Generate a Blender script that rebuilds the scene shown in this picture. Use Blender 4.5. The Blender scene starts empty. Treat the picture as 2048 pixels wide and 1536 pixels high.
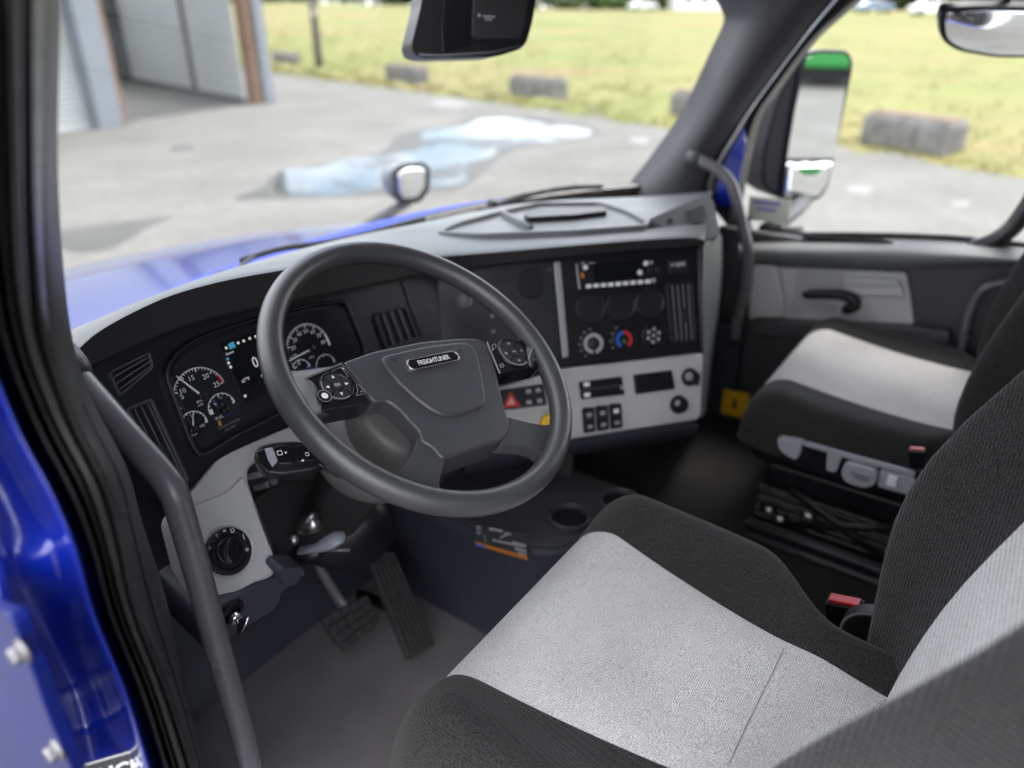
import bpy, bmesh, math, random
import numpy as np
from mathutils import Vector, Matrix
random.seed(7); np.random.seed(7)
SC = bpy.context.scene
COL = SC.collection
rad = math.radians
A3 = lambda *a: np.array(a, float)

# ------------------------------------------------------------------ camera
FPX = 1479.0; PITCH = rad(27); YAW = rad(55); CAM = A3(-1.21, -.615, 2.486)
FW = A3(math.sin(YAW)*math.cos(PITCH), math.cos(YAW)*math.cos(PITCH), -math.sin(PITCH))
RT = A3(math.cos(YAW), -math.sin(YAW), 0); UP = np.cross(RT, FW)
cd = bpy.data.cameras.new('camera'); cam = bpy.data.objects.new('camera', cd); COL.objects.link(cam)
cam.matrix_world = Matrix(((RT[0], UP[0], -FW[0], CAM[0]), (RT[1], UP[1], -FW[1], CAM[1]), (RT[2], UP[2], -FW[2], CAM[2]), (0, 0, 0, 1)))
cd.sensor_width = 36; cd.lens = FPX/2048*36; cd.clip_start = .02; cd.clip_end = 2000
cd.dof.use_dof = True; cd.dof.focus_distance = .95; cd.dof.aperture_fstop = 2.1
SC.camera = cam
# ------------------------------------------------------------------ sky, sun, exposure
SUN_EL, SUN_AZ = rad(68), rad(110)          # azimuth clockwise from +Y
w = bpy.data.worlds.new('World'); SC.world = w; w.use_nodes = True
nt = w.node_tree; nt.nodes.clear()
sky = nt.nodes.new('ShaderNodeTexSky'); sky.sky_type = 'NISHITA'; sky.sun_disc = False
sky.sun_elevation = SUN_EL; sky.sun_rotation = SUN_AZ; sky.dust_density = 2.5
tc = nt.nodes.new('ShaderNodeTexCoord'); mp = nt.nodes.new('ShaderNodeMapping'); mp.inputs['Scale'].default_value = (1, 1, 2.4)
nz = nt.nodes.new('ShaderNodeTexNoise'); nz.inputs['Scale'].default_value = 2.1; nz.inputs['Detail'].default_value = 7; nz.inputs['Roughness'].default_value = .55
cr = nt.nodes.new('ShaderNodeValToRGB'); cr.color_ramp.elements[0].position = .36; cr.color_ramp.elements[1].position = .57
mx = nt.nodes.new('ShaderNodeMix'); mx.data_type = 'RGBA'; mx.inputs['B'].default_value = (11.5, 11.6, 11.9, 1)
bg = nt.nodes.new('ShaderNodeBackground'); bg.inputs['Strength'].default_value = .12
wo = nt.nodes.new('ShaderNodeOutputWorld')
L = nt.links.new
L(tc.outputs['Generated'], mp.inputs['Vector']); L(mp.outputs['Vector'], nz.inputs['Vector']); L(nz.outputs['Fac'], cr.inputs['Fac'])
L(cr.outputs['Color'], mx.inputs['Factor']); L(sky.outputs['Color'], mx.inputs['A']); L(mx.outputs['Result'], bg.inputs['Color']); L(bg.outputs['Background'], wo.inputs['Surface'])
sl = bpy.data.lights.new('sun', 'SUN'); sl.energy = 1.5; sl.angle = rad(22); sl.color = (1, .96, .9)
so = bpy.data.objects.new('sun', sl); COL.objects.link(so); so.location = (0, 0, 30)
sd = Vector((math.sin(SUN_AZ)*math.cos(SUN_EL), math.cos(SUN_AZ)*math.cos(SUN_EL), math.sin(SUN_EL)))
so.rotation_euler = sd.to_track_quat('Z', 'Y').to_euler()
SC.view_settings.view_transform = 'Standard'; SC.view_settings.look = 'None'; SC.view_settings.gamma = 1
SC.view_settings.exposure = 1.97
SC.render.engine = 'CYCLES'
SC.cycles.use_denoising = True; SC.cycles.max_bounces = 12; SC.cycles.diffuse_bounces = 5; SC.cycles.transparent_max_bounces = 16
SC.cycles.caustics_reflective = False; SC.cycles.caustics_refractive = False; SC.cycles.sample_clamp_indirect = 8

# ------------------------------------------------------------------ geometry helpers
def ray(x, y): return FW + RT*(x-1024)/FPX + UP*(768-y)/FPX
def hit(x, y, p0, n):
    d = ray(x, y); p0 = np.array(p0, float); n = np.array(n, float)
    return CAM + d*(((p0-CAM)@n)/(d@n))
def PX(x, y, c): return hit(x, y, (c, 0, 0), (1, 0, 0))
def PY(x, y, c): return hit(x, y, (0, c, 0), (0, 1, 0))
def PZ(x, y, c): return hit(x, y, (0, 0, c), (0, 0, 1))
def PD(x, y, t): return CAM + ray(x, y)*t
class Face:                     # a flat face: origin, normal (towards the viewer side), right, up
    def __init__(s, p0, n, h, v): s.p = np.array(p0, float); s.n = n; s.h = h; s.v = v
    def px(s, x, y, off=0): return hit(x, y, s.p+s.n*off, s.n)
    def ab(s, x, y, off=0):
        d = s.px(x, y, off)-s.p; return np.array([d@s.h, d@s.v])
    def at(s, a, b, off=0): return s.p+s.h*a+s.v*b+s.n*off
    def shift(s, off): return Face(s.p+s.n*off, s.n, s.h, s.v)
    def turned(s, ang):
        c, q = math.cos(ang), math.sin(ang); return Face(s.p, s.n, s.h*c+s.v*q, s.v*c-s.h*q)
def face(p0, az, e):
    h = A3(math.sin(rad(az)), math.cos(rad(az)), 0); no = A3(h[1], -h[0], 0); e = rad(e)
    return Face(p0, no*math.cos(e)+A3(0, 0, 1)*math.sin(e), h, -no*math.sin(e)+A3(0, 0, 1)*math.cos(e))

def mesh(verts, faces, name='m', smooth=True):
    me = bpy.data.meshes.new(name); me.from_pydata([tuple(map(float, v)) for v in verts], [], faces); me.validate(); me.update()
    if smooth: me.polygons.foreach_set('use_smooth', [True]*len(me.polygons))
    bm = bmesh.new(); bm.from_mesh(me); bmesh.ops.recalc_face_normals(bm, faces=bm.faces); bm.to_mesh(me); bm.free()
    return me
class MB:                        # collects geometry for one mesh
    def __init__(s): s.v = []; s.f = []
    def add(s, v, f):
        o = len(s.v); s.v += [np.array(p, float) for p in v]; s.f += [tuple(i+o for i in q) for q in f]; return s
    def mesh(s, smooth=True): return mesh(s.v, s.f, smooth=smooth)
def g_loft(rows, closed=False, caps=False):
    n = len(rows[0]); v = [p for r in rows for p in r]; f = []
    for i in range(len(rows)-1):
        for j in range(n if closed else n-1):
            k = (j+1) % n; f.append((i*n+j, i*n+k, (i+1)*n+k, (i+1)*n+j))
    if caps: f.append(tuple(range(n))[::-1]); f.append(tuple((len(rows)-1)*n+j for j in range(n)))
    return v, f
def g_prism(pts, n, front=0., thick=.01):
    pts = [np.array(p, float) for p in pts]; n = np.array(n, float); m = len(pts)
    v = [p+n*front for p in pts]+[p+n*(front-thick) for p in pts]
    f = [tuple(range(m)), tuple(range(2*m-1, m-1, -1))]+[(i, (i+1) % m, m+(i+1) % m, m+i) for i in range(m)]
    return v, f
def g_ringprism(outer, inner, n, front, thick):
    n = np.array(n, float); m = len(outer); v = []
    for off in (front, front-thick):
        v += [np.array(p)+n*off for p in outer]+[np.array(p)+n*off for p in inner]
    f = []
    for i in range(m):
        k = (i+1) % m
        f += [(i, k, m+k, m+i), (2*m+i, 3*m+i, 3*m+k, 2*m+k), (i, 2*m+i, 2*m+k, k), (m+i, m+k, 3*m+k, 3*m+i)]
    return v, f
def g_box(c, sx, sy, sz, ax=None):
    c = np.array(c, float); ax = ax or (A3(1, 0, 0), A3(0, 1, 0), A3(0, 0, 1))
    v = [c+ax[0]*sx/2*i+ax[1]*sy/2*j+ax[2]*sz/2*k for i in (-1, 1) for j in (-1, 1) for k in (-1, 1)]
    return v, [(0, 1, 3, 2), (4, 6, 7, 5), (0, 4, 5, 1), (2, 3, 7, 6), (0, 2, 6, 4), (1, 5, 7, 3)]
def spline(pts, n, closed=False):
    P = [np.array(p, float) for p in pts]; m = len(P); out = []
    seg = m if closed else m-1
    g = (lambda i: P[i % m]) if closed else (lambda i: P[max(0, min(m-1, i))])
    for k in range(n):
        t = k/(n if closed else n-1)*seg; i = min(int(t), seg-1); t -= i
        a, b, c, d = g(i-1), g(i), g(i+1), g(i+2)
        out.append(.5*((2*b)+(c-a)*t+(2*a-5*b+4*c-d)*t*t+(3*b-a-3*c+d)*t**3))
    return out
def resample(pts, n):
    P = np.array(pts, float); d = np.r_[0, np.cumsum(np.linalg.norm(np.diff(P, axis=0), axis=1))]
    s = np.linspace(0, d[-1], n); return [A3(*[np.interp(x, d, P[:, k]) for k in range(P.shape[1])]) for x in s]
def g_tube(path, r, seg=16, closed=False, flat=None, ref=None):
    """sweep a circle (or flat=(a,b) ellipse in the frame whose first axis is ref-projected) along path"""
    P = [np.array(p, float) for p in path]; m = len(P); rows = []
    R_ = r if hasattr(r, '__len__') else [r]*m
    u = None
    for i in range(m):
        t = (P[(i+1) % m]-P[i-1]) if closed else P[min(i+1, m-1)]-P[max(i-1, 0)]
        t = t/np.linalg.norm(t)
        if ref is not None: u = np.array(ref, float)
        elif u is None: u = A3(0, 0, 1) if abs(t[2]) < .9 else A3(1, 0, 0)
        u = u-t*(u@t); u /= np.linalg.norm(u); b = np.cross(t, u)
        fa, fb = flat[i] if isinstance(flat, list) else (flat or (1, 1))
        rows.append([P[i]+R_[i]*(u*fa*math.cos(a)+b*fb*math.sin(a)) for a in np.linspace(0, 2*math.pi, seg, endpoint=False)])
    if closed: rows.append(rows[0])
    return g_loft(rows, True, not closed)
def g_lathe(prof, fc, c, seg=32, off0=0):
    """profile (r, z) about fc.n at the plane point c=(a,b)"""
    rows = [[fc.at(c[0]+r*math.cos(a), c[1]+r*math.sin(a), z+off0) for a in np.linspace(0, 2*math.pi, seg, endpoint=False)] for r, z in prof]
    return g_loft(rows, True, True)
def g_arc(fc, c, r0, r1, a0, a1, off, n=24, thick=.0006):
    an = np.linspace(rad(a0), rad(a1), n)
    o = [fc.at(c[0]+r1*math.cos(a), c[1]+r1*math.sin(a)) for a in an]+[fc.at(c[0]+r0*math.cos(a), c[1]+r0*math.sin(a)) for a in an[::-1]]
    m = len(o); v = [p+fc.n*off for p in o]
    f = [(i, i+1, m-2-i, m-1-i) for i in range(n-1)]
    return v, f
def rrect(a0, b0, a1, b1, r, k=4):
    o = []
    for cx, cy, s in ((a1-r, b1-r, 0), (a0+r, b1-r, 90), (a0+r, b0+r, 180), (a1-r, b0+r, 270)):
        for j in range(k+1):
            t = rad(s+90*j/k); o.append((cx+r*math.cos(t), cy+r*math.sin(t)))
    return o
def rquad(pts, r=.2, k=4):          # round the corners of a polygon given in pixels or 3-D
    P = [np.array(p, float) for p in pts]; m = len(P); o = []
    for i in range(m):
        a, b, c = P[i-1], P[i], P[(i+1) % m]
        rr = min(r, .45*np.linalg.norm(a-b), .45*np.linalg.norm(c-b))
        p = b+(a-b)/np.linalg.norm(a-b)*rr; q = b+(c-b)/np.linalg.norm(c-b)*rr
        for j in range(k+1):
            t = j/k; o.append(p*(1-t)**2+2*b*t*(1-t)+q*t*t)
    return o

# ------------------------------------------------------------------ materials
def mat(name, col, rough=.5, metal=0., spec=.5, bump=(), var=None, coat=0., coat_rough=.05, rvar=None, coord='Object', sheen=0., emit=None):
    """bump: list of (kind, scale, strength, distance); var: (scale, darkest factor) cloud of the colour; rvar: (scale, +-)"""
    m = bpy.data.materials.new(name); m.use_nodes = True; t = m.node_tree; b = t.nodes['Principled BSDF']
    b.inputs['Base Color'].default_value = (*col, 1); b.inputs['Roughness'].default_value = rough; b.inputs['Metallic'].default_value = metal
    b.inputs['Specular IOR Level'].default_value = spec; b.inputs['Coat Weight'].default_value = coat; b.inputs['Coat Roughness'].default_value = coat_rough
    b.inputs['Sheen Weight'].default_value = sheen
    if emit: b.inputs['Emission Color'].default_value = (*emit[0], 1); b.inputs['Emission Strength'].default_value = emit[1]
    N = t.nodes.new; K = t.links.new
    c = N('ShaderNodeTexCoord').outputs[coord]
    def noise(scale, detail=4, r=.6):
        n = N('ShaderNodeTexNoise'); n.inputs['Scale'].default_value = scale; n.inputs['Detail'].default_value = detail; n.inputs['Roughness'].default_value = r
        K(c, n.inputs['Vector']); return n.outputs['Fac']
    if var:
        rp = N('ShaderNodeValToRGB'); rp.color_ramp.elements[0].position = .3; rp.color_ramp.elements[1].position = .7
        k = var[1]; rp.color_ramp.elements[0].color = (col[0]*k, col[1]*k, col[2]*k, 1); rp.color_ramp.elements[1].color = (*col, 1)
        K(noise(var[0]), rp.inputs['Fac']); K(rp.outputs['Color'], b.inputs['Base Color'])
    if rvar:
        mr = N('ShaderNodeMapRange'); mr.inputs['From Min'].default_value = .3; mr.inputs['From Max'].default_value = .7
        mr.inputs['To Min'].default_value = rough-rvar[1]; mr.inputs['To Max'].default_value = rough+rvar[1]
        K(noise(rvar[0]), mr.inputs['Value']); K(mr.outputs['Result'], b.inputs['Roughness'])
    prev = None
    for kind, scale, st, dist in bump:
        bp = N('ShaderNodeBump'); bp.inputs['Strength'].default_value = st; bp.inputs['Distance'].default_value = dist
        if kind == 'noise': h = noise(scale, 3)
        elif kind == 'voronoi':
            v = N('ShaderNodeTexVoronoi'); v.inputs['Scale'].default_value = scale; K(c, v.inputs['Vector']); h = v.outputs['Distance']
        else:
            v = N('ShaderNodeTexWave'); v.wave_type = 'BANDS'; v.bands_direction = kind; v.inputs['Scale'].default_value = scale; v.inputs['Distortion'].default_value = .6
            v.inputs['Detail'].default_value = 1; K(c, v.inputs['Vector']); h = v.outputs['Fac']
        K(h, bp.inputs['Height'])
        if prev: K(prev, bp.inputs['Normal'])
        prev = bp.outputs['Normal']
    if prev: K(prev, b.inputs['Normal'])
    return m
def glass_mat(name, tint=(.93, .96, .95), refl=.5):
    m = bpy.data.materials.new(name); m.use_nodes = True; t = m.node_tree; t.nodes.clear(); N = t.nodes.new
    tr = N('ShaderNodeBsdfTransparent'); tr.inputs['Color'].default_value = (*tint, 1); gl = N('ShaderNodeBsdfGlossy'); gl.inputs['Roughness'].default_value = .01
    fr = N('ShaderNodeFresnel'); fr.inputs['IOR'].default_value = 1.45; mu = N('ShaderNodeMath'); mu.operation = 'MULTIPLY'; mu.inputs[1].default_value = refl
    mi = N('ShaderNodeMixShader'); o = N('ShaderNodeOutputMaterial'); K = t.links.new
    K(fr.outputs[0], mu.inputs[0]); K(mu.outputs[0], mi.inputs['Fac']); K(tr.outputs[0], mi.inputs[1]); K(gl.outputs[0], mi.inputs[2]); K(mi.outputs[0], o.inputs['Surface'])
    return m
def fabric(name, dark, light, scale, fine, sheen=.3, rib=None, weave=None):
    """woven cloth: light and dark threads, weave relief"""
    m = mat(name, light, .95, spec=.15, sheen=sheen); t = m.node_tree; b = t.nodes['Principled BSDF']; N = t.nodes.new; K = t.links.new
    c = N('ShaderNodeTexCoord').outputs['Object']
    mpn = N('ShaderNodeMapping'); mpn.inputs['Rotation'].default_value = (0, .0, rad(2)); K(c, mpn.inputs['Vector'])
    n1 = N('ShaderNodeTexNoise'); n1.inputs['Scale'].default_value = scale; n1.inputs['Detail'].default_value = 2; K(mpn.outputs[0], n1.inputs['Vector'])
    n2 = N('ShaderNodeTexNoise'); n2.inputs['Scale'].default_value = 7; n2.inputs['Detail'].default_value = 3; K(c, n2.inputs['Vector'])
    rp = N('ShaderNodeValToRGB'); rp.color_ramp.elements[0].position = .38; rp.color_ramp.elements[1].position = .58
    rp.color_ramp.elements[0].color = (*dark, 1); rp.color_ramp.elements[1].color = (*light, 1); src = n1.outputs['Fac']
    if weave:
        add = None
        for d_, s_, k_ in (('Y', weave, .16), ('X', weave*.8, .10)):
            ww = N('ShaderNodeTexWave'); ww.bands_direction = d_; ww.inputs['Scale'].default_value = s_; ww.inputs['Distortion'].default_value = 3.5; ww.inputs['Detail'].default_value = 2; ww.inputs['Detail Scale'].default_value = 3
            K(c, ww.inputs['Vector']); ma = N('ShaderNodeMath'); ma.operation = 'MULTIPLY_ADD'; ma.inputs[1].default_value = k_
            K(ww.outputs['Fac'], ma.inputs[0]); K(src, ma.inputs[2]); src = ma.outputs[0]
        sb_ = N('ShaderNodeMath'); sb_.operation = 'SUBTRACT'; sb_.inputs[1].default_value = .13; K(src, sb_.inputs[0]); src = sb_.outputs[0]
    K(src, rp.inputs['Fac'])
    mm = N('ShaderNodeMix'); mm.data_type = 'RGBA'; mm.blend_type = 'MULTIPLY'; mm.inputs['Factor'].default_value = .5
    r2 = N('ShaderNodeValToRGB'); r2.color_ramp.elements[0].position = .35; r2.color_ramp.elements[0].color = (.8, .735, .72, 1); r2.color_ramp.elements[1].position = .6
    K(n2.outputs['Fac'], r2.inputs['Fac']); K(rp.outputs['Color'], mm.inputs['A']); K(r2.outputs['Color'], mm.inputs['B']); K(mm.outputs['Result'], b.inputs['Base Color'])
    prev = None
    for d, s, st in (rib or (('X', fine, .22), ('Y', fine, .22))):
        wv = N('ShaderNodeTexWave'); wv.bands_direction = d; wv.inputs['Scale'].default_value = s; wv.inputs['Distortion'].default_value = 1.2; wv.inputs['Detail'].default_value = 1; wv.inputs['Detail Scale'].default_value = 2
        K(c, wv.inputs['Vector']); bp = N('ShaderNodeBump'); bp.inputs['Strength'].default_value = st; bp.inputs['Distance'].default_value = .0012; K(wv.outputs['Fac'], bp.inputs['Height'])
        if prev: K(prev, bp.inputs['Normal'])
        prev = bp.outputs['Normal']
    K(prev, b.inputs['Normal'])
    return m
GR = ('voronoi', 420, .35, .0006)          # leather-like grain
m_black = mat('black_plastic', (.006, .006, .0085), .4, spec=.35, bump=[('noise', 500, .15, .0004)], rvar=(9, .06))
m_black_grain = mat('black_grained_plastic', (.015, .015, .017), .5, bump=[GR], rvar=(8, .07), var=(14, .8))
m_gloss = mat('gloss_black', (.008, .008, .01), .12, rvar=(20, .05))
m_wheel = mat('wheel_leather', (.046, .047, .05), .33, spec=.6, bump=[('voronoi', 560, .45, .0006)], rvar=(9, .035), var=(12, .92))
m_hub = mat('hub_plastic', (.046, .047, .053), .34, bump=[('voronoi', 520, .55, .0008)], rvar=(10, .04), var=(18, .9))
m_hub2 = mat('hub_back_plastic', (.06, .056, .056), .5, bump=[('noise', 600, .2, .0004)], rvar=(12, .08))
m_dash_top = mat('dash_top_grey', (.118, .125, .128), .48, bump=[GR, ('noise', 30, .05, .002)], var=(6, .85), rvar=(5, .06))
m_dash_dark = mat('dash_panel_dark', (.013, .0138, .019), .33, bump=[('noise', 700, .12, .0003)], rvar=(6, .08), var=(10, .75))
m_grey = mat('light_grey_plastic', (.42, .415, .42), .5, bump=[('voronoi', 480, .45, .0007)], var=(5, .88), rvar=(6, .06))
m_bluegrey = mat('blue_grey_plastic', (.042, .045, .062), .5, bump=[('voronoi', 400, .2, .0005)], var=(6, .75))
m_slat = mat('vent_slat', (.13, .13, .14), .3)  # light caught on the slat edges is put into this paler colour
m_ventframe = mat('vent_frame_gloss', (.08, .08, .09), .16)
m_seam = mat('seam_edge', (.09, .09, .1), .4)
m_trim = mat('dark_trim', (.043, .043, .048), .48, bump=[GR], var=(9, .75), rvar=(7, .08))
m_rubber = mat('door_rubber', (.02, .019, .019), .33, bump=[('noise', 260, .2, .0008), ('noise', 30, .15, .002)], var=(20, .6), rvar=(15, .12))
m_tube = mat('handle_rubber', (.1, .098, .107), .3, bump=[('noise', 420, .12, .0005), ('noise', 25, .06, .002)], rvar=(10, .1), var=(16, .82))
m_chrome = mat('chrome', (.75, .75, .77), .12, 1., rvar=(12, .05))
m_silver = mat('silver_paint', (.42, .42, .46), .35, .6)
m_steel = mat('worn_steel', (.35, .34, .34), .35, 1., bump=[('noise', 80, .2, .001)], rvar=(30, .12))
m_white = mat('white_print', (.75, .75, .75), .6)
m_dim = mat('grey_print', (.3, .3, .31), .6)
m_red = mat('red_plastic', (.55, .02, .025), .35, var=(30, .7))
m_yellow = mat('yellow_plastic', (.75, .42, .01), .45, var=(40, .8))
m_bluep = mat('blue_print', (.03, .12, .5), .5)
m_amber = mat('amber_print', (.5, .16, .02), .5)
m_lightblue = mat('screen_blue', (.05, .3, .5), .5, emit=((.04, .25, .42), .12))
m_scrwhite = mat('screen_white', (.5, .5, .5), .5, emit=((.8, .78, .72), .12))
m_screen = mat('screen_glass', (.004, .005, .008), .1)
m_lens = mat('cluster_lens', (.014, .015, .02), .13, bump=[('noise', 9, .03, .004)])
m_paint = mat('blue_paint', (.004, .02, .33), .32, spec=.5, coat=1., coat_rough=.03, bump=[('noise', 9, .16, .006), ('noise', 240, .05, .0006)], var=(3, .7))
m_mat_floor = mat('floor_mat', (.205, .19, .194), .8, spec=.25, bump=[('noise', 350, .3, .001)], var=(5, .68), rvar=(6, .1))
m_floor_dark = mat('shaded_dark_carpet', (.03, .029, .029), .85, spec=.2, bump=[('noise', 300, .4, .0015)], var=(4, .6))  # dark carpet, with the shade of the passenger footwell put into its colour
m_carpet_blue = mat('dark_blue_liner', (.027, .03, .046), .62, bump=[('noise', 250, .25, .001)], var=(5, .7))
m_liner = mat('roof_lining', (.7, .69, .67), .9, spec=.1, bump=[('noise', 300, .2, .001)], var=(2, .9))
m_fab_light = fabric('grey_seat_cloth', (.25, .247, .247), (.7, .688, .678), 1000, 150, weave=120)
RIB = (('Y', 92, .5), ('Z', 92, .4), ('X', 260, .2))
m_fab_dark = fabric('black_seat_cloth', (.007, .007, .007), (.034, .0335, .033), 600, 150, .12, RIB)
m_fab_dark2 = fabric('black_ribbed_cloth', (.008, .0076, .0078), (.034, .0325, .033), 700, 100, .25, (('Z', 60, .8), ('Y', 60, .6)))
m_glass = glass_mat('window_glass', (.96, .97, .965), .09)
m_mirror = mat('mirror_glass', (.86, .88, .88), .015, 1.)
m_mirror_blur = mat('dirty_mirror_glass', (.75, .77, .78), .06, 1.)

# ------------------------------------------------------------------ objects
def link(name, me, m, parent=None, bevel=None, segs=3, subsurf=0, solid=0, harden=True):
    o = bpy.data.objects.new(name, me); COL.objects.link(o)
    if m is not None and not me.materials: me.materials.append(m)
    if parent is not None:
        o.parent = parent
        p = parent; loc = Vector((0, 0, 0))
        while p is not None: loc += p.location; p = p.parent
        o.location = -loc
    if solid:
        s = o.modifiers.new('solid', 'SOLIDIFY'); s.thickness = solid; s.offset = -1
    if bevel:
        b = o.modifiers.new('bevel', 'BEVEL'); b.width = bevel; b.segments = segs; b.limit_method = 'ANGLE'; b.angle_limit = rad(30); b.harden_normals = harden
    if subsurf:
        s = o.modifiers.new('sub', 'SUBSURF'); s.levels = s.render_levels = subsurf
    return o
def tag(o, label, cat=None, group=None, kind=None):
    o['label'] = label
    if cat: o['category'] = cat
    if group: o['group'] = group
    if kind: o['kind'] = kind
    return o
def thing(name, label, cat, loc, group=None):
    o = bpy.data.objects.new(name, None); COL.objects.link(o); o.location = tuple(map(float, loc)); o.empty_display_size = .1
    return tag(o, label, cat, group)
def structure(name, me, m):
    o = link(name, me, m); o['kind'] = 'structure'; return o
def prism(name, pts, n, front, thick, m, parent, bevel=None, segs=3):
    return link(name, MB().add(*g_prism(pts, n, front, thick)).mesh(bool(bevel)), m, parent, bevel, segs)
def fpoly(name, fc, pxs, front, thick, m, parent, bevel=None, segs=3, r=None, k=4):
    """a slab on face fc from a pixel outline"""
    pts = [fc.px(x, y, front) for x, y in (rquad(pxs, r, k) if r else pxs)]
    return prism(name, pts, fc.n, 0, thick, m, parent, bevel, segs)
def text(name, body, fc, a, b, size, m, parent, off, rot=0., extrude=.0003, sx=1., align='CENTER', bold=0.):
    cu = bpy.data.curves.new('t', 'FONT'); cu.body = body; cu.size = 1; cu.align_x = align; cu.align_y = 'CENTER'; cu.resolution_u = 2; cu.offset = bold
    to = bpy.data.objects.new('t', cu); COL.objects.link(to); bpy.context.view_layer.update()
    me = bpy.data.meshes.new_from_object(to.evaluated_get(bpy.context.evaluated_depsgraph_get()))
    bpy.data.objects.remove(to); bpy.data.curves.remove(cu)
    c, s = math.cos(rot), math.sin(rot)
    h = fc.h*c+fc.v*s; v = fc.v*c-fc.h*s; o0 = fc.at(a, b, off)
    for q in me.vertices:
        p = o0+h*(q.co.x*size*sx)+v*(q.co.y*size); q.co = p
    me.materials.clear()
    return link(name, me, m, parent)
def disc(name, fc, ab, prof, m, parent, seg=28):
    return link(name, MB().add(*g_lathe(prof, fc, ab, seg)).mesh(), m, parent, bevel=.0006, segs=2)
def copy_tree(o, parent=None, shift=(0, 0, 0)):
    c = o.copy(); COL.objects.link(c); c.parent = parent
    if parent is None: c.location = Vector(o.location)+Vector(shift)
    for ch in o.children: copy_tree(ch, c)
    return c
# ================================================================== SETTING
def rampmat(name, stops, scale, rough=.9, detail=8, bump=.3, bscale=60, bdist=.01, second=None):
    m = mat(name, stops[0][1], rough, spec=.2); t = m.node_tree; b = t.nodes['Principled BSDF']; N = t.nodes.new; K = t.links.new
    c = N('ShaderNodeTexCoord').outputs['Object']
    n = N('ShaderNodeTexNoise'); n.inputs['Scale'].default_value = scale; n.inputs['Detail'].default_value = detail; n.inputs['Roughness'].default_value = .62; K(c, n.inputs['Vector'])
    rp = N('ShaderNodeValToRGB'); e = rp.color_ramp.elements
    while len(e) < len(stops): e.new(.5)
    for k, (p, cc) in enumerate(stops): e[k].position = p; e[k].color = (*cc, 1)
    K(n.outputs['Fac'], rp.inputs['Fac']); out = rp.outputs['Color']
    if second:
        s2, lo, hi = second
        n2 = N('ShaderNodeTexNoise'); n2.inputs['Scale'].default_value = s2; n2.inputs['Detail'].default_value = 5; K(c, n2.inputs['Vector'])
        r2 = N('ShaderNodeValToRGB'); r2.color_ramp.elements[0].position = .35; r2.color_ramp.elements[1].position = .65
        r2.color_ramp.elements[0].color = (*lo, 1); r2.color_ramp.elements[1].color = (*hi, 1); K(n2.outputs['Fac'], r2.inputs['Fac'])
        mm = N('ShaderNodeMix'); mm.data_type = 'RGBA'; mm.blend_type = 'MULTIPLY'; mm.inputs['Factor'].default_value = 1
        K(out, mm.inputs['A']); K(r2.outputs['Color'], mm.inputs['B']); out = mm.outputs['Result']
    K(out, b.inputs['Base Color'])
    bn = N('ShaderNodeTexNoise'); bn.inputs['Scale'].default_value = bscale; bn.inputs['Detail'].default_value = 5; K(c, bn.inputs['Vector'])
    bp = N('ShaderNodeBump'); bp.inputs['Strength'].default_value = bump; bp.inputs['Distance'].default_value = bdist; K(bn.outputs['Fac'], bp.inputs['Height']); K(bp.outputs['Normal'], b.inputs['Normal'])
    return m
m_asphalt = rampmat('worn_asphalt', [(.25, (.095, .093, .087)), (.5, (.122, .12, .112)), (.75, (.15, .148, .14))], .55, .88, 10, .4, 40, .01, (6, (.82, .82, .82), (1, 1, 1)))
m_damp_shade = rampmat('damp_and_shaded_asphalt', [(.3, (.045, .045, .043)), (.7, (.075, .075, .07))], 1.2, .6)  # wet ground, and the shade on the bay floor put into the colour
m_pale = rampmat('pale_patch', [(.3, (.13, .13, .125)), (.7, (.18, .18, .175))], 3, .85)
m_grass = rampmat('dry_grass', [(.28, (.106, .137, .04)), (.45, (.143, .15, .056)), (.6, (.167, .148, .068)), (.78, (.17, .131, .08))], .09, .95, 9, .8, 12, .08, (.5, (.86, .88, .84), (1.06, 1.04, 1.02)))
m_blade = rampmat('grass_blades', [(.3, (.09, .115, .025)), (.5, (.135, .13, .04)), (.72, (.17, .14, .06))], .25, .9)
m_conc = rampmat('weathered_concrete', [(.25, (.075, .072, .069)), (.5, (.14, .134, .128)), (.75, (.2, .193, .186))], 3.2, .9, 9, .5, 25, .01)
m_lichen = rampmat('stained_concrete', [(.3, (.09, .06, .05)), (.6, (.15, .11, .09))], 4, .9)
m_clad = mat('pale_cladding', (.33, .35, .35), .45, bump=[('noise', 3, .1, .01)], var=(.8, .88))
m_clad_grey = mat('grey_blue_flashing', (.155, .175, .2), .45, var=(1, .88))
m_brown = mat('brown_timber', (.17, .105, .068), .6, var=(3, .75))
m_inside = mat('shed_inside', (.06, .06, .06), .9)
m_wood = mat('weathered_post', (.075, .07, .068), .85, bump=[('noise', 12, .4, .01)], var=(4, .6))
m_leaf = rampmat('far_foliage', [(.3, (.05, .075, .025)), (.6, (.085, .12, .04)), (.8, (.12, .15, .06))], 1.2, .9)
m_tyre = mat('tyre_rubber', (.02, .02, .02), .8)
m_green = mat('green_paint', (.02, .26, .04), .4, coat=.6, var=(1, .8))
m_carw = mat('white_car_paint', (.7, .7, .7), .3, coat=.8); m_carb = mat('blue_grey_car_paint', (.16, .22, .3), .3, coat=.8); m_carglass = mat('car_glass', (.02, .025, .03), .08)

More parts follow.
